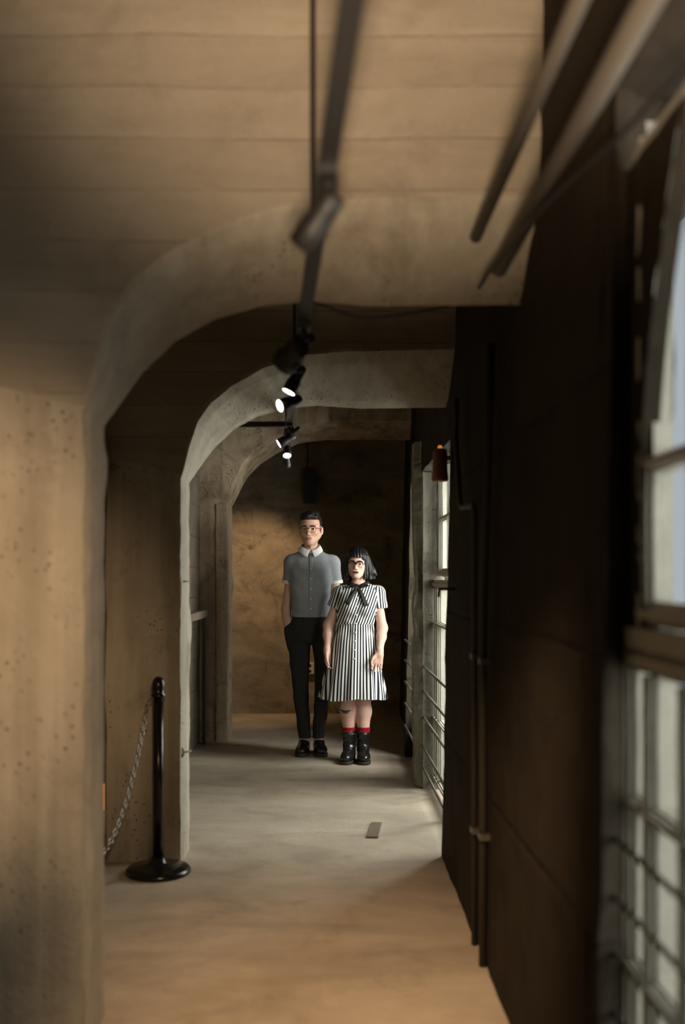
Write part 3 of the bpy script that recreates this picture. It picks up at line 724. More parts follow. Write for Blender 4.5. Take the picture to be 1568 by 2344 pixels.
def glasses(T, sc, root, rim_top, rim_mat, r_top, r_bot, w=.0235, h=.021, z0=-.004):
    g = MB(); gt = MB(); lens = []
    Q = lambda x, y, z: T@Vector((x*sc, y*sc, z*sc))
    for s in (-1, 1):
        c = (.0315*s, z0); top = []; bot = []; ring = []
        for i in range(49):
            a = 2*math.pi*i/48; e = .82
            x = c[0]+w*math.copysign(abs(math.cos(a))**e, math.cos(a)); z = c[1]+h*math.copysign(abs(math.sin(a))**e, math.sin(a))*(1.0 if math.sin(a) > 0 else .98)
            p = Q(x, -.1115+abs(x)*.12, z); ring.append(p)
            if 0 <= i <= 24: top.append(p)
        g.tube(ring, r_bot*sc, 8, caps=False)
        if r_top: gt.tube(top, r_top*sc, 8)
        lens.append(ring[:-1])
        gt.tube([Q(.054*s, -.104, z0+.010), Q(.068*s, -.095, z0+.010), Q(.078*s, -.05, z0+.006), Q(.080*s, .005, z0+.004), Q(.080*s, .028, z0-.012)], .0017*sc, 8)
    gt.tube([Q(-.009, -.1105, z0+.006), Q(-.004, -.114, z0+.010), Q(.004, -.114, z0+.010), Q(.009, -.1105, z0+.006)], max(r_top, r_bot, .0014)*sc, 8)
    o = g.build('glasses', rim_mat, root, True); gt.build('brow_bar', rim_top, o, True)
    for L in lens: link('lens', L, [tuple(range(len(L)))], M['specs'], o)
    return o
def shoelace(name, pts, parent, r=.0016): m = MB(); m.tube(spline(pts, 5), r, 6); return m.build(name, M['ribbon'], parent, True)

# ================================================================== the man
def build_man():
    loc = Vector(((711-HX)*7.55/F, 7.55, 0)); s = F/7.55; z0 = HY+CH*s
    p = lambda px, py, y=0: np.array([(px-711)/s, y, (z0-py)/s])
    f = Field((-.30, -.26, 0.0), (.33, .22, 1.88), .0034)
    T = Matrix.Translation((.002, -.012, p(0, 1211)[2]))@Matrix.Rotation(math.radians(-9), 4, 'Z')@Matrix.Rotation(math.radians(2), 4, 'X')
    hs = 1.04
    face(f, T, hs)
    f.cap((0, .012, 1.60), (0, .030, 1.47), .052, .058, .03); f.ell((0, -.043, 1.575), (.010, .012, .016), .012)
    f.loft([(1.00, 0, .01, .135, .092), (1.10, 0, .01, .130, .092), (1.25, 0, .005, .145, .105), (1.36, 0, .005, .152, .108), (1.45, 0, .015, .148, .080), (1.50, 0, .025, .10, .062), (1.53, 0, .028, .055, .055)], .03)
    f.loft([(.86, 0, .01, .140, .085), (.92, 0, .012, .145, .09), (1.02, 0, .01, .128, .085)], .04)
    ls, le, lw = p(667, 1289, .02), p(654, 1395, .035), p(663, 1452, .0)
    rs, re, rw = p(762, 1290, .02), p(777, 1395, .03), p(772, 1465, -.01)
    for a, b, c in ((ls, le, lw), (rs, re, rw)):
        a2 = a+np.array([-.010*np.sign(a[0]), 0, -.010]); f.ell(a2, (.044, .044, .044), .03); f.cap(a2, b, .040, .035, .02); f.cap(b, b+(c-b)*.45, .035, .034, .015); f.cap(b+(c-b)*.45, c, .034, .024, .02)
    hand(f, lw, (.30, .02, -1), (.1, 1, .1), .82, .12, .02, 1)
    hand(f, rw, (-.05, -.1, -1), (.25, 1, 0), 1.0, .35, .05, 1)
    kn = {}
    for sd, hx, k, a in ((-1, -.087, p(689, 1592, -.01), p(697, 1698, .01)), (1, .098, p(737, 1592, -.01), p(730, 1698, .01))):
        f.cap((hx*.92, .01, .89), k, .070, .044, .02); f.cap(k, k+(a-k)*.35+np.array([0, .008, 0]), .046, .046, .02); f.cap(k+(a-k)*.35+np.array([0, .008, 0]), a, .046, .034, .02)
        f.cap((a[0], .02, .07), (a[0], -.05, .045), .030, .022, .02)
    V, Fq = f.mesh(); V = relax(V, Fq, 1, .35); cen = fcent(V, Fq)
    Ti = T.inverted(); Tn = np.array(Ti); hc = (cen@Tn[:3, :3].T+Tn[:3, 3])/hs
    mi = np.zeros(len(Fq), int)
    lip = ((hc[:, 0]/.0230)**2+((hc[:, 2]+.0702)/.0078)**2 < 1) & (hc[:, 1] < -.078); mi[lip] = 1
    root = mesh_from('person', V, Fq, [M['skin'], M['lip']], None, mi, loc)
    tag(root, 'tall person in a grey checked shirt with white collar, one hand in the trouser pocket', 'person')
    bv = bvh_of(V, Fq)
    eyes(T, hs, root, (0, 0)); brows(T, hs, root, bv, .003, .0042)
    glasses(T, hs, root, M['tort'], M['wire'], .0021, .0013, .0245, .0225, -.006)
    # hair: short sides, curly quiff swept up
    g = Field((-.13, -.16, 1.60), (.13, .14, 1.90), .0030); R = T.to_3x3(); H = lambda x, y, z: np.array(T@Vector((x*hs, y*hs, z*hs)))
    g.ell(H(0, .024, .040), np.array((.0795, .098, .089))*hs, .01, 'add', R)
    for i in range(34):
        a = random.uniform(-1, 1); t = random.uniform(-.055, .08); x = a*.052
        zz = .108-(x/.075)**2*.035-max(0, t)*.12; g.ell(H(x, t-.012, zz), np.array((.019, .022, .015))*hs, .010, 'add', R)
    g.ell(H(0, -.040, .086), np.array((.065, .058, .036))*hs, .015, 'add', R); g.ell(H(.022, -.030, .108), np.array((.042, .045, .026))*hs, .02, 'add', R)
    for i in range(22):
        x = -.056+.112*i/21; g.ell(H(x, -.086+abs(x)*.45+random.uniform(-.006, .004), .092-abs(x-.01)*.25+random.uniform(-.006, .010)), np.array((.013, .016, .013))*hs, .008, 'add', R)
    # cut: face, temples, nape
    def cutface(X, Y, Z):
        u = [Tn[i, 0]*X+Tn[i, 1]*Y+Tn[i, 2]*Z+Tn[i, 3] for i in range(3)]; x, y, z = [q/hs for q in u]
        a = np.maximum(y+.030+np.abs(x)*0.0, z-(.066-np.abs(x)*.10))      # in front and below the hairline
        b = np.maximum(y-.012, z+.004)                                     # below the sideburns
        c = z+.062-np.maximum(0, y)*.1
        d = np.maximum(np.maximum(y-.036, -(y-.0)), z-.022)
        return np.minimum(np.minimum(np.minimum(a, b), c), d)*hs
    g.op(cutface, g.lo, g.lo+g.n*g.h, .006, 'sub')
    def curls(X, Y, Z): return g.v+.0030*np.sin(X*330+np.sin(Y*170)*2)*np.sin(Z*290+np.sin(X*150)*2)*np.clip((Z-1.74)/.05, .25, 1)
    g.v = curls(*[(np.arange(g.n[i])*g.h+g.lo[i]).astype(np.float32).reshape([-1 if j == i else 1 for j in range(3)]) for i in range(3)])
    V2, F2 = g.mesh(); mesh_from('hair', V2, F2, [M['hair']], root)
    # shirt
    g = Field((-.30, -.22, .98), (.33, .24, 1.58), .0032)
    def folds(dx, dy, Z, a, b):
        front = np.clip(-dy/.05, 0, 1)
        w = np.sin((dx*1.0-Z*.9)*62+np.sin(Z*23)*1.3)*np.clip((dx-.01)/.05, 0, 1)*np.clip((1.42-Z)/.1, 0, 1)+np.sin((dx+Z*.8)*50+np.sin(Z*19))*np.clip((-dx-.02)/.06, 0, 1)*.7
        hem = np.sin(dx*95+np.sin(Z*30))*np.clip((1.13-Z)/.07, 0, 1)
        return (w*.0030+hem*.0012)*front
    g.loft([(1.035, .004, .006, .139, .112), (1.10, 0, .003, .147, .122), (1.20, 0, .0, .150, .126), (1.32, -.002, 0, .158, .126), (1.40, 0, .008, .164, .114), (1.45, 0, .014, .162, .098), (1.49, 0, .020, .150, .084), (1.515, 0, .024, .118, .074), (1.538, 0, .026, .080, .064), (1.552, 0, .028, .060, .058)], .02, 2.4, folds)
    g.ell((.0, -.055, 1.565), (.034, .05, .048), .006, 'sub')
    for a, b, sd in ((ls, le, -1), (rs, re, 1)):
        c = a+(b-a)*.40; g.ell(a+np.array([-.004*sd, 0, .004]), (.053, .055, .058), .045)
        g.cap(a, c, .052, .051, .03)
        n = (b-a)/np.linalg.norm(b-a)
        cut0 = c-n*.004
        g.op(lambda X, Y, Z: -(((X-cut0[0])*n[0]+(Y-cut0[1])*n[1]+(Z-cut0[2])*n[2])), cut0-np.array([.08, .08, -.001+.09]), cut0+np.array([.08, .08, .02]), .001, 'sub') if False else None
    V2, F2 = g.mesh()
    for a, b, sd in ((ls, le, -1), (rs, re, 1)):        # flatten the sleeve ends
        n = (b-a)/np.linalg.norm(b-a); L = np.linalg.norm(b-a)*.43; rel = V2-a; t = rel@n; rad = np.linalg.norm(rel-np.outer(t, n), axis=1)
        m = (t > L) & (t < L+.08) & (rad < .075) & (V2[:, 2] < 1.42) & (V2[:, 0]*sd > .1555); V2[m] -= np.outer(t[m]-L, n)
    V2 = relax(V2, F2, 1, .3); sh = mesh_from('shirt', V2, F2, [M['shirt']], root); sbv = bvh_of(V2, F2)
    for a, b, sd in ((ls, le, -1), (rs, re, 1)):
        n = Vector((b-a)/np.linalg.norm(b-a)); L = np.linalg.norm(b-a)*.43; c = Vector(a)+n*L
        m = MB(); m.tube([c-n*.020, c-n*.018, c+n*.004, c+n*.006], [.0535, .0560, .0560, .053], 32); m.build('cuff', M['white'], sh, True)
    # placket and buttons
    pts = []
    for i in range(28):
        z = 1.515-.47*i/27; row = []
        for x in (-.014, -.005, .005, .014):
            h = sbv.ray_cast(Vector((x+.004, -.4, z)), Vector((0, 1, 0)))[0]; row.append((h or Vector((x, -.12, z)))-Vector((0, .0022, 0)))
        pts.append(row)
    part_box('placket', pts, M['shirt'], sh, .003)
    for z in (1.40, 1.325, 1.25, 1.175, 1.10):
        h = sbv.ray_cast(Vector((.004, -.4, z)), Vector((0, 1, 0)))[0]
        m = MB(); m.lathe([(.0045, 0), (.0055, .0012), (.004, .002)], seg=14); b = m.build('button', M['bone'], sh, True); b.rotation_euler = (math.pi/2, 0, 0); b.location = h-Vector((0, .004, 0))
    # collar: stand and two folded leaves
    def collar(par, mat, cz, rx, ry, cy, tip, drop, name='collar'):
        for sd in (-1, 1):
            rows = []
            for i in range(25):
                t = i/24; a = math.pi/2-(math.pi*.985)*t      # from back (y+) round to front (y-)
                x = sd*math.cos(a)*rx if False else sd*abs(math.cos(a))*rx; y = cy+math.sin(a)*ry
                zt = cz+.020*math.sin(a)*1.0-.018*max(0, -math.sin(a))**2
                row = []
                for j in range(6):
                    u = j/5; out = .004+.022*u+(.010*u if t > .6 else 0)
                    dz = -drop*u*(1+.0*t)-(tip*u*max(0, (t-.62)/.38)**1.2 if t < .985 else tip*u*.9)
                    sx_ = .0+.020*u*max(0, (t-.75)/.25)
                    row.append((x+sd*(abs(math.cos(a))*out+sx_), y+math.sin(a)*out, zt+dz+.004*math.sin(math.pi*u)))
                rows.append(row)
            part_box(name, rows, mat, par, .0032)
        m = MB(); m.grid(lambda u, v: (math.cos(2*math.pi*u)*(rx-.001), cy+math.sin(2*math.pi*u)*(ry-.001), cz-.045+.046*v+.020*math.sin(2*math.pi*u)-.018*max(0, -math.sin(2*math.pi*u))**2), 32, 4, True)
        m.build('collar_stand', mat, par, True)
    collar(sh, M['white'], 1.578, .064, .068, .018, .018, .036)
    # trousers
    g = Field((-.26, -.20, .09), (.24, .24, 1.08), .0034)
    g.loft([(.825, 0, .01, .10, .07), (.86, 0, .01, .158, .115), (.93, .0, .012, .166, .122), (1.00, 0, .01, .150, .112), (1.052, .003, .006, .140, .108)], .03, 2.4)
    g.cap(p(663, 1443, .0), p(671, 1480, -.005), .043, .046, .035)
    for sd, hx, k, a in ((-1, -.086, p(689, 1592, -.01), p(697.5, 1686, .012)), (1, .088, p(737.5, 1592, -.01), p(729, 1686, .012))):
        mx_ = -.083 if sd < 0 else .106; g.cap((hx, .01, .90), (mx_, 0, .68), .089, .073, .012); g.cap((mx_, 0, .68), k, .073, .057, .012); g.cap(k, a, .057, .047, .012)
    ax = [(np.arange(g.n[i])*g.h+g.lo[i]).astype(np.float32).reshape([-1 if j == i else 1 for j in range(3)]) for i in range(3)]
    g.v = g.v+.0022*np.sin(ax[2]*42+ax[0]*35+np.sin(ax[0]*60))*np.clip((.62-ax[2])/.3, .15, 1)
    V2, F2 = g.mesh()
    for k_ in (0,): V2[:, 2] = np.maximum(V2[:, 2], .118+.012*(V2[:, 1] > 0.02))
    V2 = relax(V2, F2, 1, .3); tr_ = mesh_from('trousers', V2, F2, [M['trousers']], root)
    m = MB(); m.grid(lambda u, v: (.003+.143*math.cos(2*math.pi*u), .006+.111*math.sin(2*math.pi*u), 1.018+.034*v), 48, 2, True); b = m.build('waistband', M['trousers'], tr_, True)
    # shoes
    for sd, a, px in ((-1, p(697, 1698, .01), 695), (1, p(730, 1698, .01), 731)):
        cx = (px-711)/s; yaw = .10*sd
        g = Field((-.08, -.22, -.005), (.08, .14, .14), .003)
        g.cap((0, .055, .052), (0, .0, .075), .036, .036, .02); g.cap((0, .03, .08), (0, .03, .105), .038, .036, .02)
        g.ell((.004*sd, -.088, .040), (.049, .080, .038), .03); g.ell((0, .05, .045), (.038, .055, .045), .03); g.cap((0, -.02, .065), (0, -.06, .055), .034, .034, .03)
        g.op(lambda X, Y, Z: (Z-.022)+0*X+0*Y, (-.08, -.22, -.02), (.08, .14, .022), .001, 'sub')
        Vs, Fs = g.mesh(); sh_o = mesh_from('shoe', Vs, Fs, [M['leather']], root, None, (cx, .0, 0)); sh_o.rotation_euler = (0, 0, yaw)
        g = Field((-.08, -.23, -.004), (.08, .14, .04), .003)
        g.loft([(.0, .003*sd, -.09, .050, .082), (.026, .003*sd, -.09, .052, .084)], .001, 2.2); g.loft([(.0, 0, .035, .040, .075), (.026, 0, .035, .041, .076)], .004, 2.4)
        Vs, Fs = g.mesh(); mesh_from('sole', Vs, Fs, [M['sole']], sh_o)
        for j in range(4):
            yy = -.050+.020*j; zz = .090+.0120*j
            shoelace('lace', [(-.022, yy+.004, zz-.006), (-.008, yy-.004, zz+.001), (.010, yy+.003, zz+.001), (.024, yy-.001, zz-.006)], sh_o)
        shoelace('lace', [(0, .022, .118), (-.025, -.002, .128), (-.045, -.022, .105)], sh_o); shoelace('lace', [(0, .022, .118), (.02, -.005, .126), (.030, -.02, .108)], sh_o)
    return root, loc

# ================================================================== the woman
def build_woman():
    loc = Vector(((820-HX)*7.22/F, 7.22, 0)); s = F/7.22; z0 = HY+CH*s
    p = lambda px, py, y=0: np.array([(px-820)/s, y, (z0-py)/s])
    f = Field((-.31, -.24, 0.0), (.26, .20, 1.60), .0031)
    hs = .90; T = Matrix.Translation((-.008, -.015, p(0, 1289)[2]))@Matrix.Rotation(math.radians(-7), 4, 'Z')@Matrix.Rotation(math.radians(3), 4, 'Y')@Matrix.Rotation(math.radians(3), 4, 'X')
    face(f, T, hs, True)
    f.ell(np.array(T@Vector((0, -.03*hs, -.06*hs))), np.array((.058, .05, .045))*hs, .03)
    f.cap((0, .012, 1.37), (.002, .025, 1.26), .043, .050, .03)
    f.loft([(.93, -.015, .01, .105, .075), (1.01, -.02, .01, .108, .078), (1.10, -.01, .0, .122, .095), (1.18, -.005, .005, .138, .100), (1.24, .0, .015, .130, .075), (1.275, .002, .02, .09, .065), (1.30, .002, .024, .055, .052)], .03)
    f.loft([(.80, -.02, .01, .126, .085), (.86, -.02, .012, .128, .088), (.97, -.02, .01, .098, .070)], .015)
    ls, le, lw = p(776, 1353, .02), p(752, 1432, .03), p(749, 1490, -.05)
    rs, re, rw = p(868, 1353, .02), p(875, 1438, -.005), p(867, 1492, -.125)
    for a, b, c in ((ls, le, lw), (rs, re, rw)):
        a2 = a+np.array([-.018*np.sign(a[0]), 0, -.018]); f.ell(a2, (.036, .040, .034), .03); f.cap(a2, b, .035, .036, .02); f.cap(b, b+(c-b)*.35, .0345, .032, .03); f.cap(b+(c-b)*.35, c, .032, .0215, .03)
    tl = hand(f, lw, (.06, -.12, -1), (.50, 1, 0), .92, .40, .05, 1)
    tr = hand(f, rw, (-.16, -.10, -1), (-1, .35, 0.1), .92, .22, .10, 1) if False else hand(f, rw, (-.20, -.10, -1), (1, .10, -.2), .92, .20, .09, 1)
    kl, kr = p(796, 1590, -.02), p(832, 1592, -.02); al, ar = p(798, 1682, .01), p(832, 1684, .01)
    for hx, k, a in ((-.078, kl, al), (.045, kr, ar)):
        f.cap((hx, .01, .80), k, .070, .056, .03); f.ell(k+np.array([0, -.012, -.01]), (.040, .045, .045), .03)
        m_ = k+(a-k)*.40+np.array([.0, .022, 0]); f.cap(k, m_, .052, .056, .02); f.cap(m_, a, .056, .038, .03)
        f.cap(a, (a[0], .02, .07), .038, .030, .02); f.cap((a[0], .0, .07), (a[0], -.04, .05), .028, .022, .02)
    V, Fq = f.mesh(); V = relax(V, Fq, 1, .35); cen = fcent(V, Fq); Tn = np.array(T.inverted()); hc = (cen@Tn[:3, :3].T+Tn[:3, 3])/hs
    mi = np.zeros(len(Fq), int); mi[((hc[:, 0]/.025)**2+((hc[:, 2]+.0702)/.0098)**2 < 1) & (hc[:, 1] < -.078)] = 1
    for t in tr+tl:
        d = np.linalg.norm(cen-np.array(t+Vector((0, -.004, -.002))), axis=1); mi[d < .0075] = 2
    root = mesh_from('person', V, Fq, [M['skinw'], M['lipw'], M['nail']], None, mi, loc)
    tag(root, 'shorter person with black bob in a black and white striped dress and boots', 'person')
    bv = bvh_of(V, Fq); eyes(T, hs, root); brows(T, hs, root, bv, .003, .0034)
    glasses(T, hs, root, M['nail'], M['wire'], .0050, .0012, .0255, .023, -.006)
    # hair: blunt fringe, chin length bob flipping out on the lit side
    g = Field((-.16, -.16, 1.28), (.19, .16, 1.60), .0030); R = T.to_3x3(); H = lambda x, y, z: np.array(T@Vector((x*hs, y*hs, z*hs)))
    g.ell(H(0, .020, .040), np.array((.088, .104, .094))*hs, .01, 'add', R); g.ell(H(0, -.038, .052), np.array((.076, .070, .056))*hs, .02, 'add', R)
    g.loft([(1.325, .012, .030, .112, .088), (1.36, .012, .028, .112, .090), (1.40, .006, .025, .101, .092), (1.44, .001, .022, .090, .092), (1.48, -.004, .016, .080, .09)], .02, 2.2)
    g.cap(p(838, 1290, .0), p(852, 1308, -.02), .035, .020, .03); g.cap(p(852, 1308, -.02), p(860, 1316, -.03), .018, .008, .012)
    g.cap(p(795, 1290, 0), p(791, 1318, -.02), .028, .022, .03)
    # room for the face and neck
    def cutface(X, Y, Z):
        u = [Tn[i, 0]*X+Tn[i, 1]*Y+Tn[i, 2]*Z+Tn[i, 3] for i in range(3)]; x, y, z = [q/hs for q in u]
        e = (np.sqrt((x/.062)**2+((z+.025)/.098)**2)-1)*.06
        a = np.maximum(np.maximum(e, y-.0), z-.047)
        n = np.maximum(np.sqrt((x/.062)**2+((y+.02)/.085)**2)*.06-.06, z+.062)
        return np.minimum(a, n)*hs
    g.op(cutface, g.lo, g.lo+g.n*g.h, .006, 'sub')
    ax = [(np.arange(g.n[i])*g.h+g.lo[i]).astype(np.float32).reshape([-1 if j == i else 1 for j in range(3)]) for i in range(3)]
    th = np.arctan2(ax[0]-.0, -(ax[1]-.02)); lowz = np.clip((1.47-ax[2])/.1, 0, 1)
    g.v = g.v+.0022*np.sin(th*34+np.sin(ax[2]*30+th*4)*1.5)+.0024*np.sin(th*15+ax[2]*26)*lowz+.004*np.sin(th*11)*np.clip((1.35-ax[2])/.03, 0, 1)
    V2, F2 = g.mesh(); mesh_from('hair', V2, F2, [M['hairw']], root)
    # dress
    zh = p(0, 1596)[2]
    g = Field((-.34, -.27, zh-.03), (.29, .27, 1.32), .0034)
    def skirtfold(dx, dy, Z, a, b):
        t = np.clip((.98-Z)/(.98-zh), 0, 1); th = np.arctan2(dx/a, -dy/b)
        return -(np.cos(th*11+.6+np.sin(Z*6)*.4)*.0075+np.cos(th*19+1.2)*.004)*t**1.1-.0025*np.cos(th*40)*np.exp(-((Z-.95)/.05)**2)
    xc = lambda px: (px-820)/s
    g.loft([(zh-.02, xc(808)-.001, .005, .246, .190), (.60, xc(809), .005, .213, .166), (.74, xc(810.5), .008, .186, .145), (.86, xc(811.5), .01, .163, .126), (.94, xc(812.5), .01, .146, .108), (1.0, xc(813), .01, .134, .096), (1.03, xc(813.5), .008, .135, .096)], .01, 2.1, skirtfold)
    def bod(dx, dy, Z, a, b): return np.where(dy < 0, .0025*np.sin(dx*70+Z*40)*np.clip((1.1-Z)/.08, 0, 1), 0)
    g.loft([(1.0, xc(813.5), .008, .134, .097), (1.06, xc(815), .004, .143, .106), (1.12, xc(816.5), -.004, .150, .120), (1.18, xc(819), .0, .152, .116), (1.225, xc(820.5), .01, .150, .098), (1.262, xc(821.5), .018, .125, .080), (1.286, xc(821.5), .022, .085, .066), (1.30, xc(821.5), .024, .058, .056)], .012, 2.4, bod)
    for sd in (-1, 1): g.ell((xc(817)+.060*sd, -.085, 1.125), (.056, .045, .055), .035)
    for a, b, sd in ((ls, le, -1), (rs, re, 1)):
        c = a+(b-a)*.40; g.ell(a+np.array([-.012*sd, 0, -.008]), (.046, .050, .042), .045); g.cap(a-np.array([.004*sd, 0, .012]), c, .046, .053, .03)
    g.ell((.0, -.055, 1.305), (.036, .05, .045), .008, 'sub')          # open neck
    V2, F2 = g.mesh()
    for a, b, sd in ((ls, le, -1), (rs, re, 1)):
        n = (b-a)/np.linalg.norm(b-a); L = np.linalg.norm(b-a)*.47; rel = V2-a; t = rel@n; rad = np.linalg.norm(rel-np.outer(t, n), axis=1)
        m = (t > L) & (t < L+.07) & (rad < .075) & (V2[:, 2] > 1.02) & ((V2[:, 0]-np.interp(V2[:, 2], [1.06, 1.18], [xc(815), xc(819)]))*sd > np.interp(V2[:, 2], [1.06, 1.12, 1.18], [.146, .152, .154])); V2[m] -= np.outer(t[m]-L, n)
    hemz = zh+.010*np.sin(V2[:, 0]*14+1)-.006*(V2[:, 0] > .0); low = V2[:, 2] < hemz; V2[low, 2] = hemz[low]
    V2 = relax(V2, F2, 1, .3)
    # stripe coordinate
    x, y, z = V2.T; tab = [(zh, xc(808), .246, .19), (.6, xc(809), .213, .166), (.74, xc(810.5), .186, .145), (.86, xc(811.5), .163, .126), (.98, xc(813), .136, .1), (1.4, xc(817), .136, .1)]
    A = np.array(tab); cx = np.interp(z, A[:, 0], A[:, 1]); aa = np.interp(z, A[:, 0], A[:, 2]); bb = np.interp(z, A[:, 0], A[:, 3])
    th = np.arctan2((x-cx)/aa, -(y-.008)/bb); skirt = np.interp(z, [zh, .98], [12.2, 8.6])*(.6*np.sin(np.clip(th, -1.57, 1.57))+.4*th/(math.pi/2))
    t = np.clip((z-.98)/.25, 0, 1); bx = x-np.interp(z, [1.0, 1.28], [xc(813), xc(822)]); side = np.sign(bx)
    bodice = (bx-.27*(z-1.0))/.0198+0*np.where(z > 1.0, -.9*side*np.abs(bx)/.15*(np.sin(t*math.pi)), 0)*1.6+side*t*.0
    u = np.where(z < .998, skirt, bodice)
    slv = np.zeros(len(V2), bool)
    for a, b, sd in ((ls, le, -1), (rs, re, 1)):
        n = (b-a)/np.linalg.norm(b-a); rel = V2-a; tt = rel@n; w = rel-np.outer(tt, n); rad = np.linalg.norm(w, axis=1)
        m = (rad < .078) & ((x-a[0])*sd > -.030-.010*np.clip(-tt/.05, 0, 1)) & (z > .98) & (z < 1.33) & (tt > -.06)
        ang = np.arctan2(w[:, 0], -w[:, 1]); us = ang*.052/.0195*1.0; u = np.where(m, us, u)
    dr = mesh_from('dress', V2, F2, [M['dress']], root, None, (0, 0, 0), {'stripe': u}); dbv = bvh_of(V2, F2)
    fr_ = lambda x, z, e=.003: (dbv.ray_cast(Vector((x, -.5, z)), Vector((0, 1, 0)))[0] or Vector((x, -.1, z)))-Vector((0, e, 0))
    # black collar, bow with two tails, buttons, waist seam
    for sd in (-1, 1):
        rows = []
        for i in range(17):
            t = i/16; a = math.pi/2-math.pi*.97*t; r = []
            for j in range(4):
                w = j/3*.026; rx, ry = .056+w*1.15, .058+w*1.15; zc = 1.325-.062*max(0, t-.35)-.030*j/3
                r.append((.002+sd*abs(math.cos(a))*rx+sd*.004, .020+math.sin(a)*ry-.004, zc))
            rows.append(r)
        part_box('collar', rows, M['ribbon'], dr, .003)
    cz = p(0, 1340)[2]; cxn = xc(818)
    bow = MB(); bow.torus((0, 0, 0), .010, .007, (1, 0, .2), 14, 8); b0 = bow.build('bow_knot', M['ribbon'], dr, True, fr_(cxn, cz, .012))
    for sd, tx_, tz_, w in ((-1, xc(794), p(0, 1382)[2], .022), (1, xc(838), p(0, 1386)[2], .019)):
        rows = []
        for i in range(13):
            t = i/12; x_ = cxn+(tx_-cxn)*t; z_ = cz+(tz_-cz)*t; ww = w*(.45+.55*t) if sd < 0 else w*(.75+.25*t); dx, dz = tx_-cxn, tz_-cz; L = math.hypot(dx, dz); nx, nz2 = -dz/L, dx/L
            rows.append([fr_(x_+nx*ww*k/2, z_+nz2*ww*k/2, .007+.004*math.sin(t*5+k)) for k in (-1.6, -.6, .6, 1.6)])
        part_box('ribbon_tail', rows, M['ribbon'], dr, .0025)
        ex, ez = (xc(788), cz-.008) if sd < 0 else (xc(843), cz+.002)
        ctr = fr_((cxn+ex)/2, (cz+ez)/2, .014)-Vector((0, .0, 0)); m = MB(); pts = []
        rows = []
        for i in range(17):
            a = 2*math.pi*i/16; xx = (cxn+ex)/2+abs(ex-cxn)/2*math.cos(a); zz = (cz+ez)/2+.007*math.sin(a)+(ez-cz)/2*math.cos(a)*sd
            rows.append([(xx, ctr.y-.004+.006*math.sin(a), zz), (xx, ctr.y+.012+.006*math.sin(a), zz-.006)])
        part_box('bow_loop', rows, M['ribbon'], dr, .0025)
    for k in range(8):
        z_ = 1.19-.062*k; x_ = xc(817)-.004*k*.8
        m = MB(); m.lathe([(.0045, 0), (.0055, .0012), (.004, .002)], seg=14); b = m.build('button', M['bone'], dr, True); b.rotation_euler = (math.pi/2, 0, 0); b.location = fr_(x_, z_, .0035)
    # tattoo of a moth on the shin
    tc = p(790, 1627); rows_v = []; m = MB(); st = .0016
    def moth(x, z):
        ax_ = abs(x); u = ax_-.0195; v = z-.0045-.22*u
        up = (u/.0195)**2+(v/.0078)**2 < 1 and not ((ax_-.024)/.0042)**2+((z-.006)/.0030)**2 < 1
        low = ((ax_-.0105)/.0115)**2+((z+.0055+.3*(ax_-.01))/.0070)**2 < 1 and not ((ax_-.0115)/.003)**2+((z+.006)/.0025)**2 < 1
        return up or low or (x/.0042)**2+((z+.004)/.018)**2 < 1
    for i in range(-26, 27):
        for j in range(-15, 13):
            if moth(i*st, j*st):
                c = [(i-.5, j-.5), (i+.5, j-.5), (i+.5, j+.5), (i-.5, j+.5)]
                hs_ = [bv.ray_cast(Vector((tc[0]+a*st, -.5, tc[2]+b*st)), Vector((0, 1, 0)))[0] for a, b in c]
                if all(hs_): m.add([h-Vector((0, .0009, 0)) for h in hs_], [(0, 1, 2, 3)])
    m.build('tattoo', M['tattoo'], root)
    # ring
    tp = tr[2]; m = MB(); kx = Vector(rw)+Vector((-.0085, -.011, -.092)); m.torus((0, 0, 0), .0092, .0016, (.1, .25, 1), 18, 6); m.build('finger_ring', M['gold'], root, True, kx)
    # socks
    for a, k in ((al, kl), (ar, kr)):
        for z1, z2, e, mt in ((p(0, 1664)[2], p(0, 1690)[2], .0, M['red']),):
            m = MB(); m_ = k+(a-k)*.40+np.array([0, .022, 0])
            def sock(u, v):
                z_ = z1+(z2-z1)*v; t = (z_-m_[2])/(a[2]-m_[2]); c = m_+(a-m_)*t; r = .056+(-.018)*min(1.1, t)+.0045+(.0015 if v < .15 or .35 < v < .5 else 0)
                return (c[0]+r*math.cos(2*math.pi*u), c[1]+r*math.sin(2*math.pi*u), z_)
            m.grid(sock, 32, 14, True); m.build('sock', mt, root, True)
    # boots
    for sd, cxp, yaw in ((-1, 798.5, -.20), (1, 831.5, .02)):
        cx = xc(cxp)
        g = Field((-.075, -.20, -.004), (.075, .13, .235), .003)
        g.cap((0, .018, .10), (0, .010, .20), .041, .0500, .02); g.cap((0, .03, .06), (0, .02, .11), .038, .040, .02)
        g.ell((0, -.075, .043), (.047, .078, .040), .03); g.ell((0, .042, .045), (.038, .050, .045), .03); g.cap((0, -.01, .085), (0, -.06, .055), .036, .034, .03)
        g.op(lambda X, Y, Z: (Z-.022)+0*X+0*Y, (-.08, -.22, -.02), (.08, .14, .022), .001, 'sub')
        ax = [(np.arange(g.n[i])*g.h+g.lo[i]).astype(np.float32).reshape([-1 if j == i else 1 for j in range(3)]) for i in range(3)]
        g.v = g.v+.0016*np.sin(ax[2]*150+np.sin(ax[0]*60)*1.5)*np.clip((ax[2]-.06)/.04, 0, 1)
        Vs, Fs = g.mesh(); topz = .226; Vs[:, 2] = np.minimum(Vs[:, 2], topz-.0+.02*(Vs[:, 1] < 0)*0)
        bt = mesh_from('boot', Vs, Fs, [M['leather']], root, None, (cx, 0, 0)); bt.rotation_euler = (0, 0, yaw)
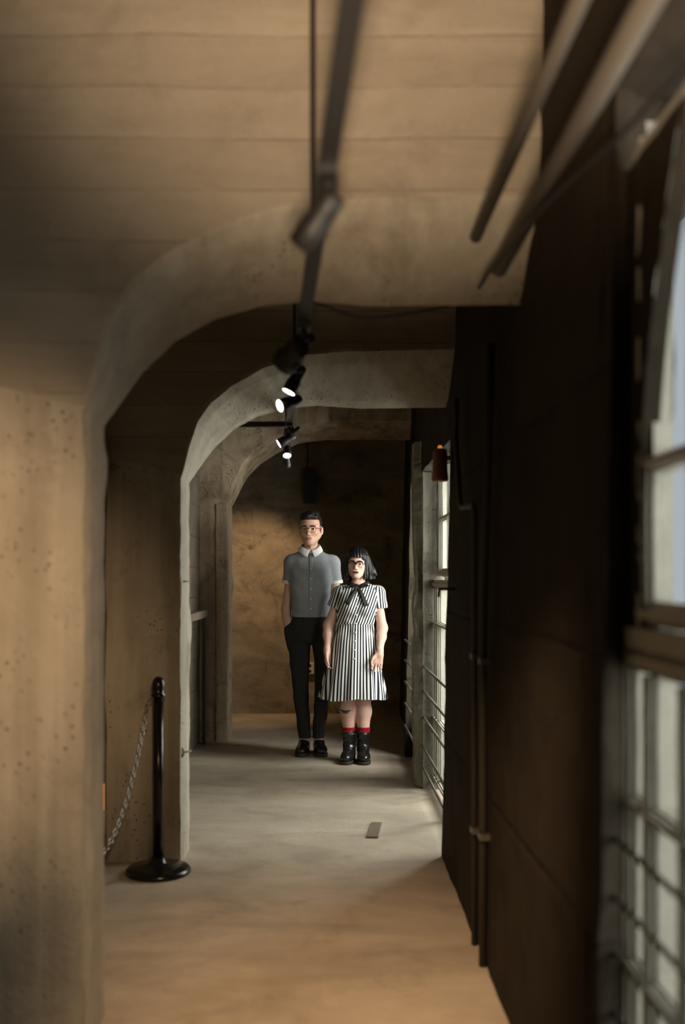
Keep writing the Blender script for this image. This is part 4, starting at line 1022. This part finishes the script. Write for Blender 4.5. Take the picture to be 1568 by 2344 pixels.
        g = Field((-.08, -.21, -.004), (.08, .14, .04), .003)
        g.loft([(.0, 0, -.075, .049, .082), (.024, 0, -.075, .050, .083)], .001, 2.2); g.loft([(.0, 0, .035, .040, .066), (.026, 0, .035, .041, .067)], .004, 2.4)
        Vs, Fs = g.mesh(); mesh_from('sole', Vs, Fs, [M['sole']], bt)
        for j in range(7):
            z_ = .105+.017*j; y_ = -.034+.008*max(0, 3-j)*-1+(.0 if j > 2 else 0); yf = -.0305 if j > 1 else (-.045 if j == 1 else -.062)
            shoelace('lace', [(-.018, yf+.004, z_), (0, yf-.002, z_+.005), (.018, yf+.004, z_+.010)], bt); shoelace('lace', [(.018, yf+.004, z_), (0, yf-.003, z_+.005), (-.018, yf+.004, z_+.010)], bt)
        shoelace('lace', [(0, -.036, .215), (-.03, -.05, .222), (-.055, -.05, .205), (-.068, -.052, .208)], bt, .0018)
        shoelace('lace', [(0, -.036, .215), (-.022, -.05, .185), (-.045, -.052, .168), (-.058, -.052, .150)], bt, .0018)
        shoelace('lace', [(0, -.036, .215), (.015, -.045, .195), (.012, -.05, .165)], bt, .0018)
    return root, loc
build_man(); build_woman()
# ------------------------------------------------------------------ daylight and lamps
SKY = (1.0, .985, .95); WARM = (1.0, .60, .30); WARM2 = (1.0, .66, .40)
area('window_daylight', (1.7, 1.25, 1.5), (-1, .1, -.06), 1.5, 2.4, 62, SKY)
area('window_daylight', (1.8, 5.3, 1.5), (-1, .1, -.15), 1.3, 2.2, 82, SKY)
area('window_daylight', (1.0, 3.9, 1.6), (-.30, .95, -.08), .45, 1.5, 16, SKY, math.radians(70))
area('window_daylight', (1.6, 6.35, 1.75), (-.93, .36, -.25), .9, 1.4, 125, SKY)
# unseen warm lamp past the far arch, washing the back wall
spot('unseen_warm_spot', (-.36, 8.62, 2.36), (-.86, 9.62, .95), 75, (1.0, .66, .38), 76, .8, .02)
# added warm spots without fixtures, imitating the brown haze on pier, ceiling and floor
spot('unseen_warm_spot', (.25, -.6, 2.0), (-1.15, 2.82, 1.2), 520, WARM2, 28, 1, .05)
spot('unseen_warm_spot', (.0, -.2, 1.2), (.1, 2.2, 2.95), 560, (1.0, .74, .52), 44, 1, .1)
spot('unseen_warm_spot', (.1, 1.6, 2.1), (.05, 3.25, 0), 300, WARM2, 50, 1, .05)
w = bpy.data.worlds.new('overcast_sky'); bpy.context.scene.world = w; w.use_nodes = True
w.node_tree.nodes['Background'].inputs[0].default_value = (.86, .92, 1.0, 1); w.node_tree.nodes['Background'].inputs[1].default_value = .6
cam = bpy.data.cameras.new('camera'); co = bpy.data.objects.new('camera', cam); C.objects.link(co)
co.location = (0, 0, CH); co.rotation_euler = (math.pi/2, 0, 0)
cam.sensor_fit = 'VERTICAL'; cam.sensor_height = 36; cam.sensor_width = 24; cam.lens = F*36/2344
cam.shift_x = (784-HX)/2344; cam.shift_y = (HY-1172)/2344; cam.clip_start = .02
cam.dof.use_dof = True; cam.dof.focus_distance = 7.0; cam.dof.aperture_fstop = 1.4
sc = bpy.context.scene; sc.camera = co
sc.view_settings.view_transform = 'Standard'; sc.view_settings.look = 'None'; sc.view_settings.gamma = 1; sc.view_settings.use_curve_mapping = False
sc.view_settings.exposure = 0.0

cy = sc.cycles
cy.max_bounces = 6; cy.diffuse_bounces = 3; cy.glossy_bounces = 2; cy.transmission_bounces = 2; cy.transparent_max_bounces = 8
cy.caustics_reflective = False; cy.caustics_refractive = False; cy.adaptive_threshold = .03; cy.sample_clamp_indirect = 4
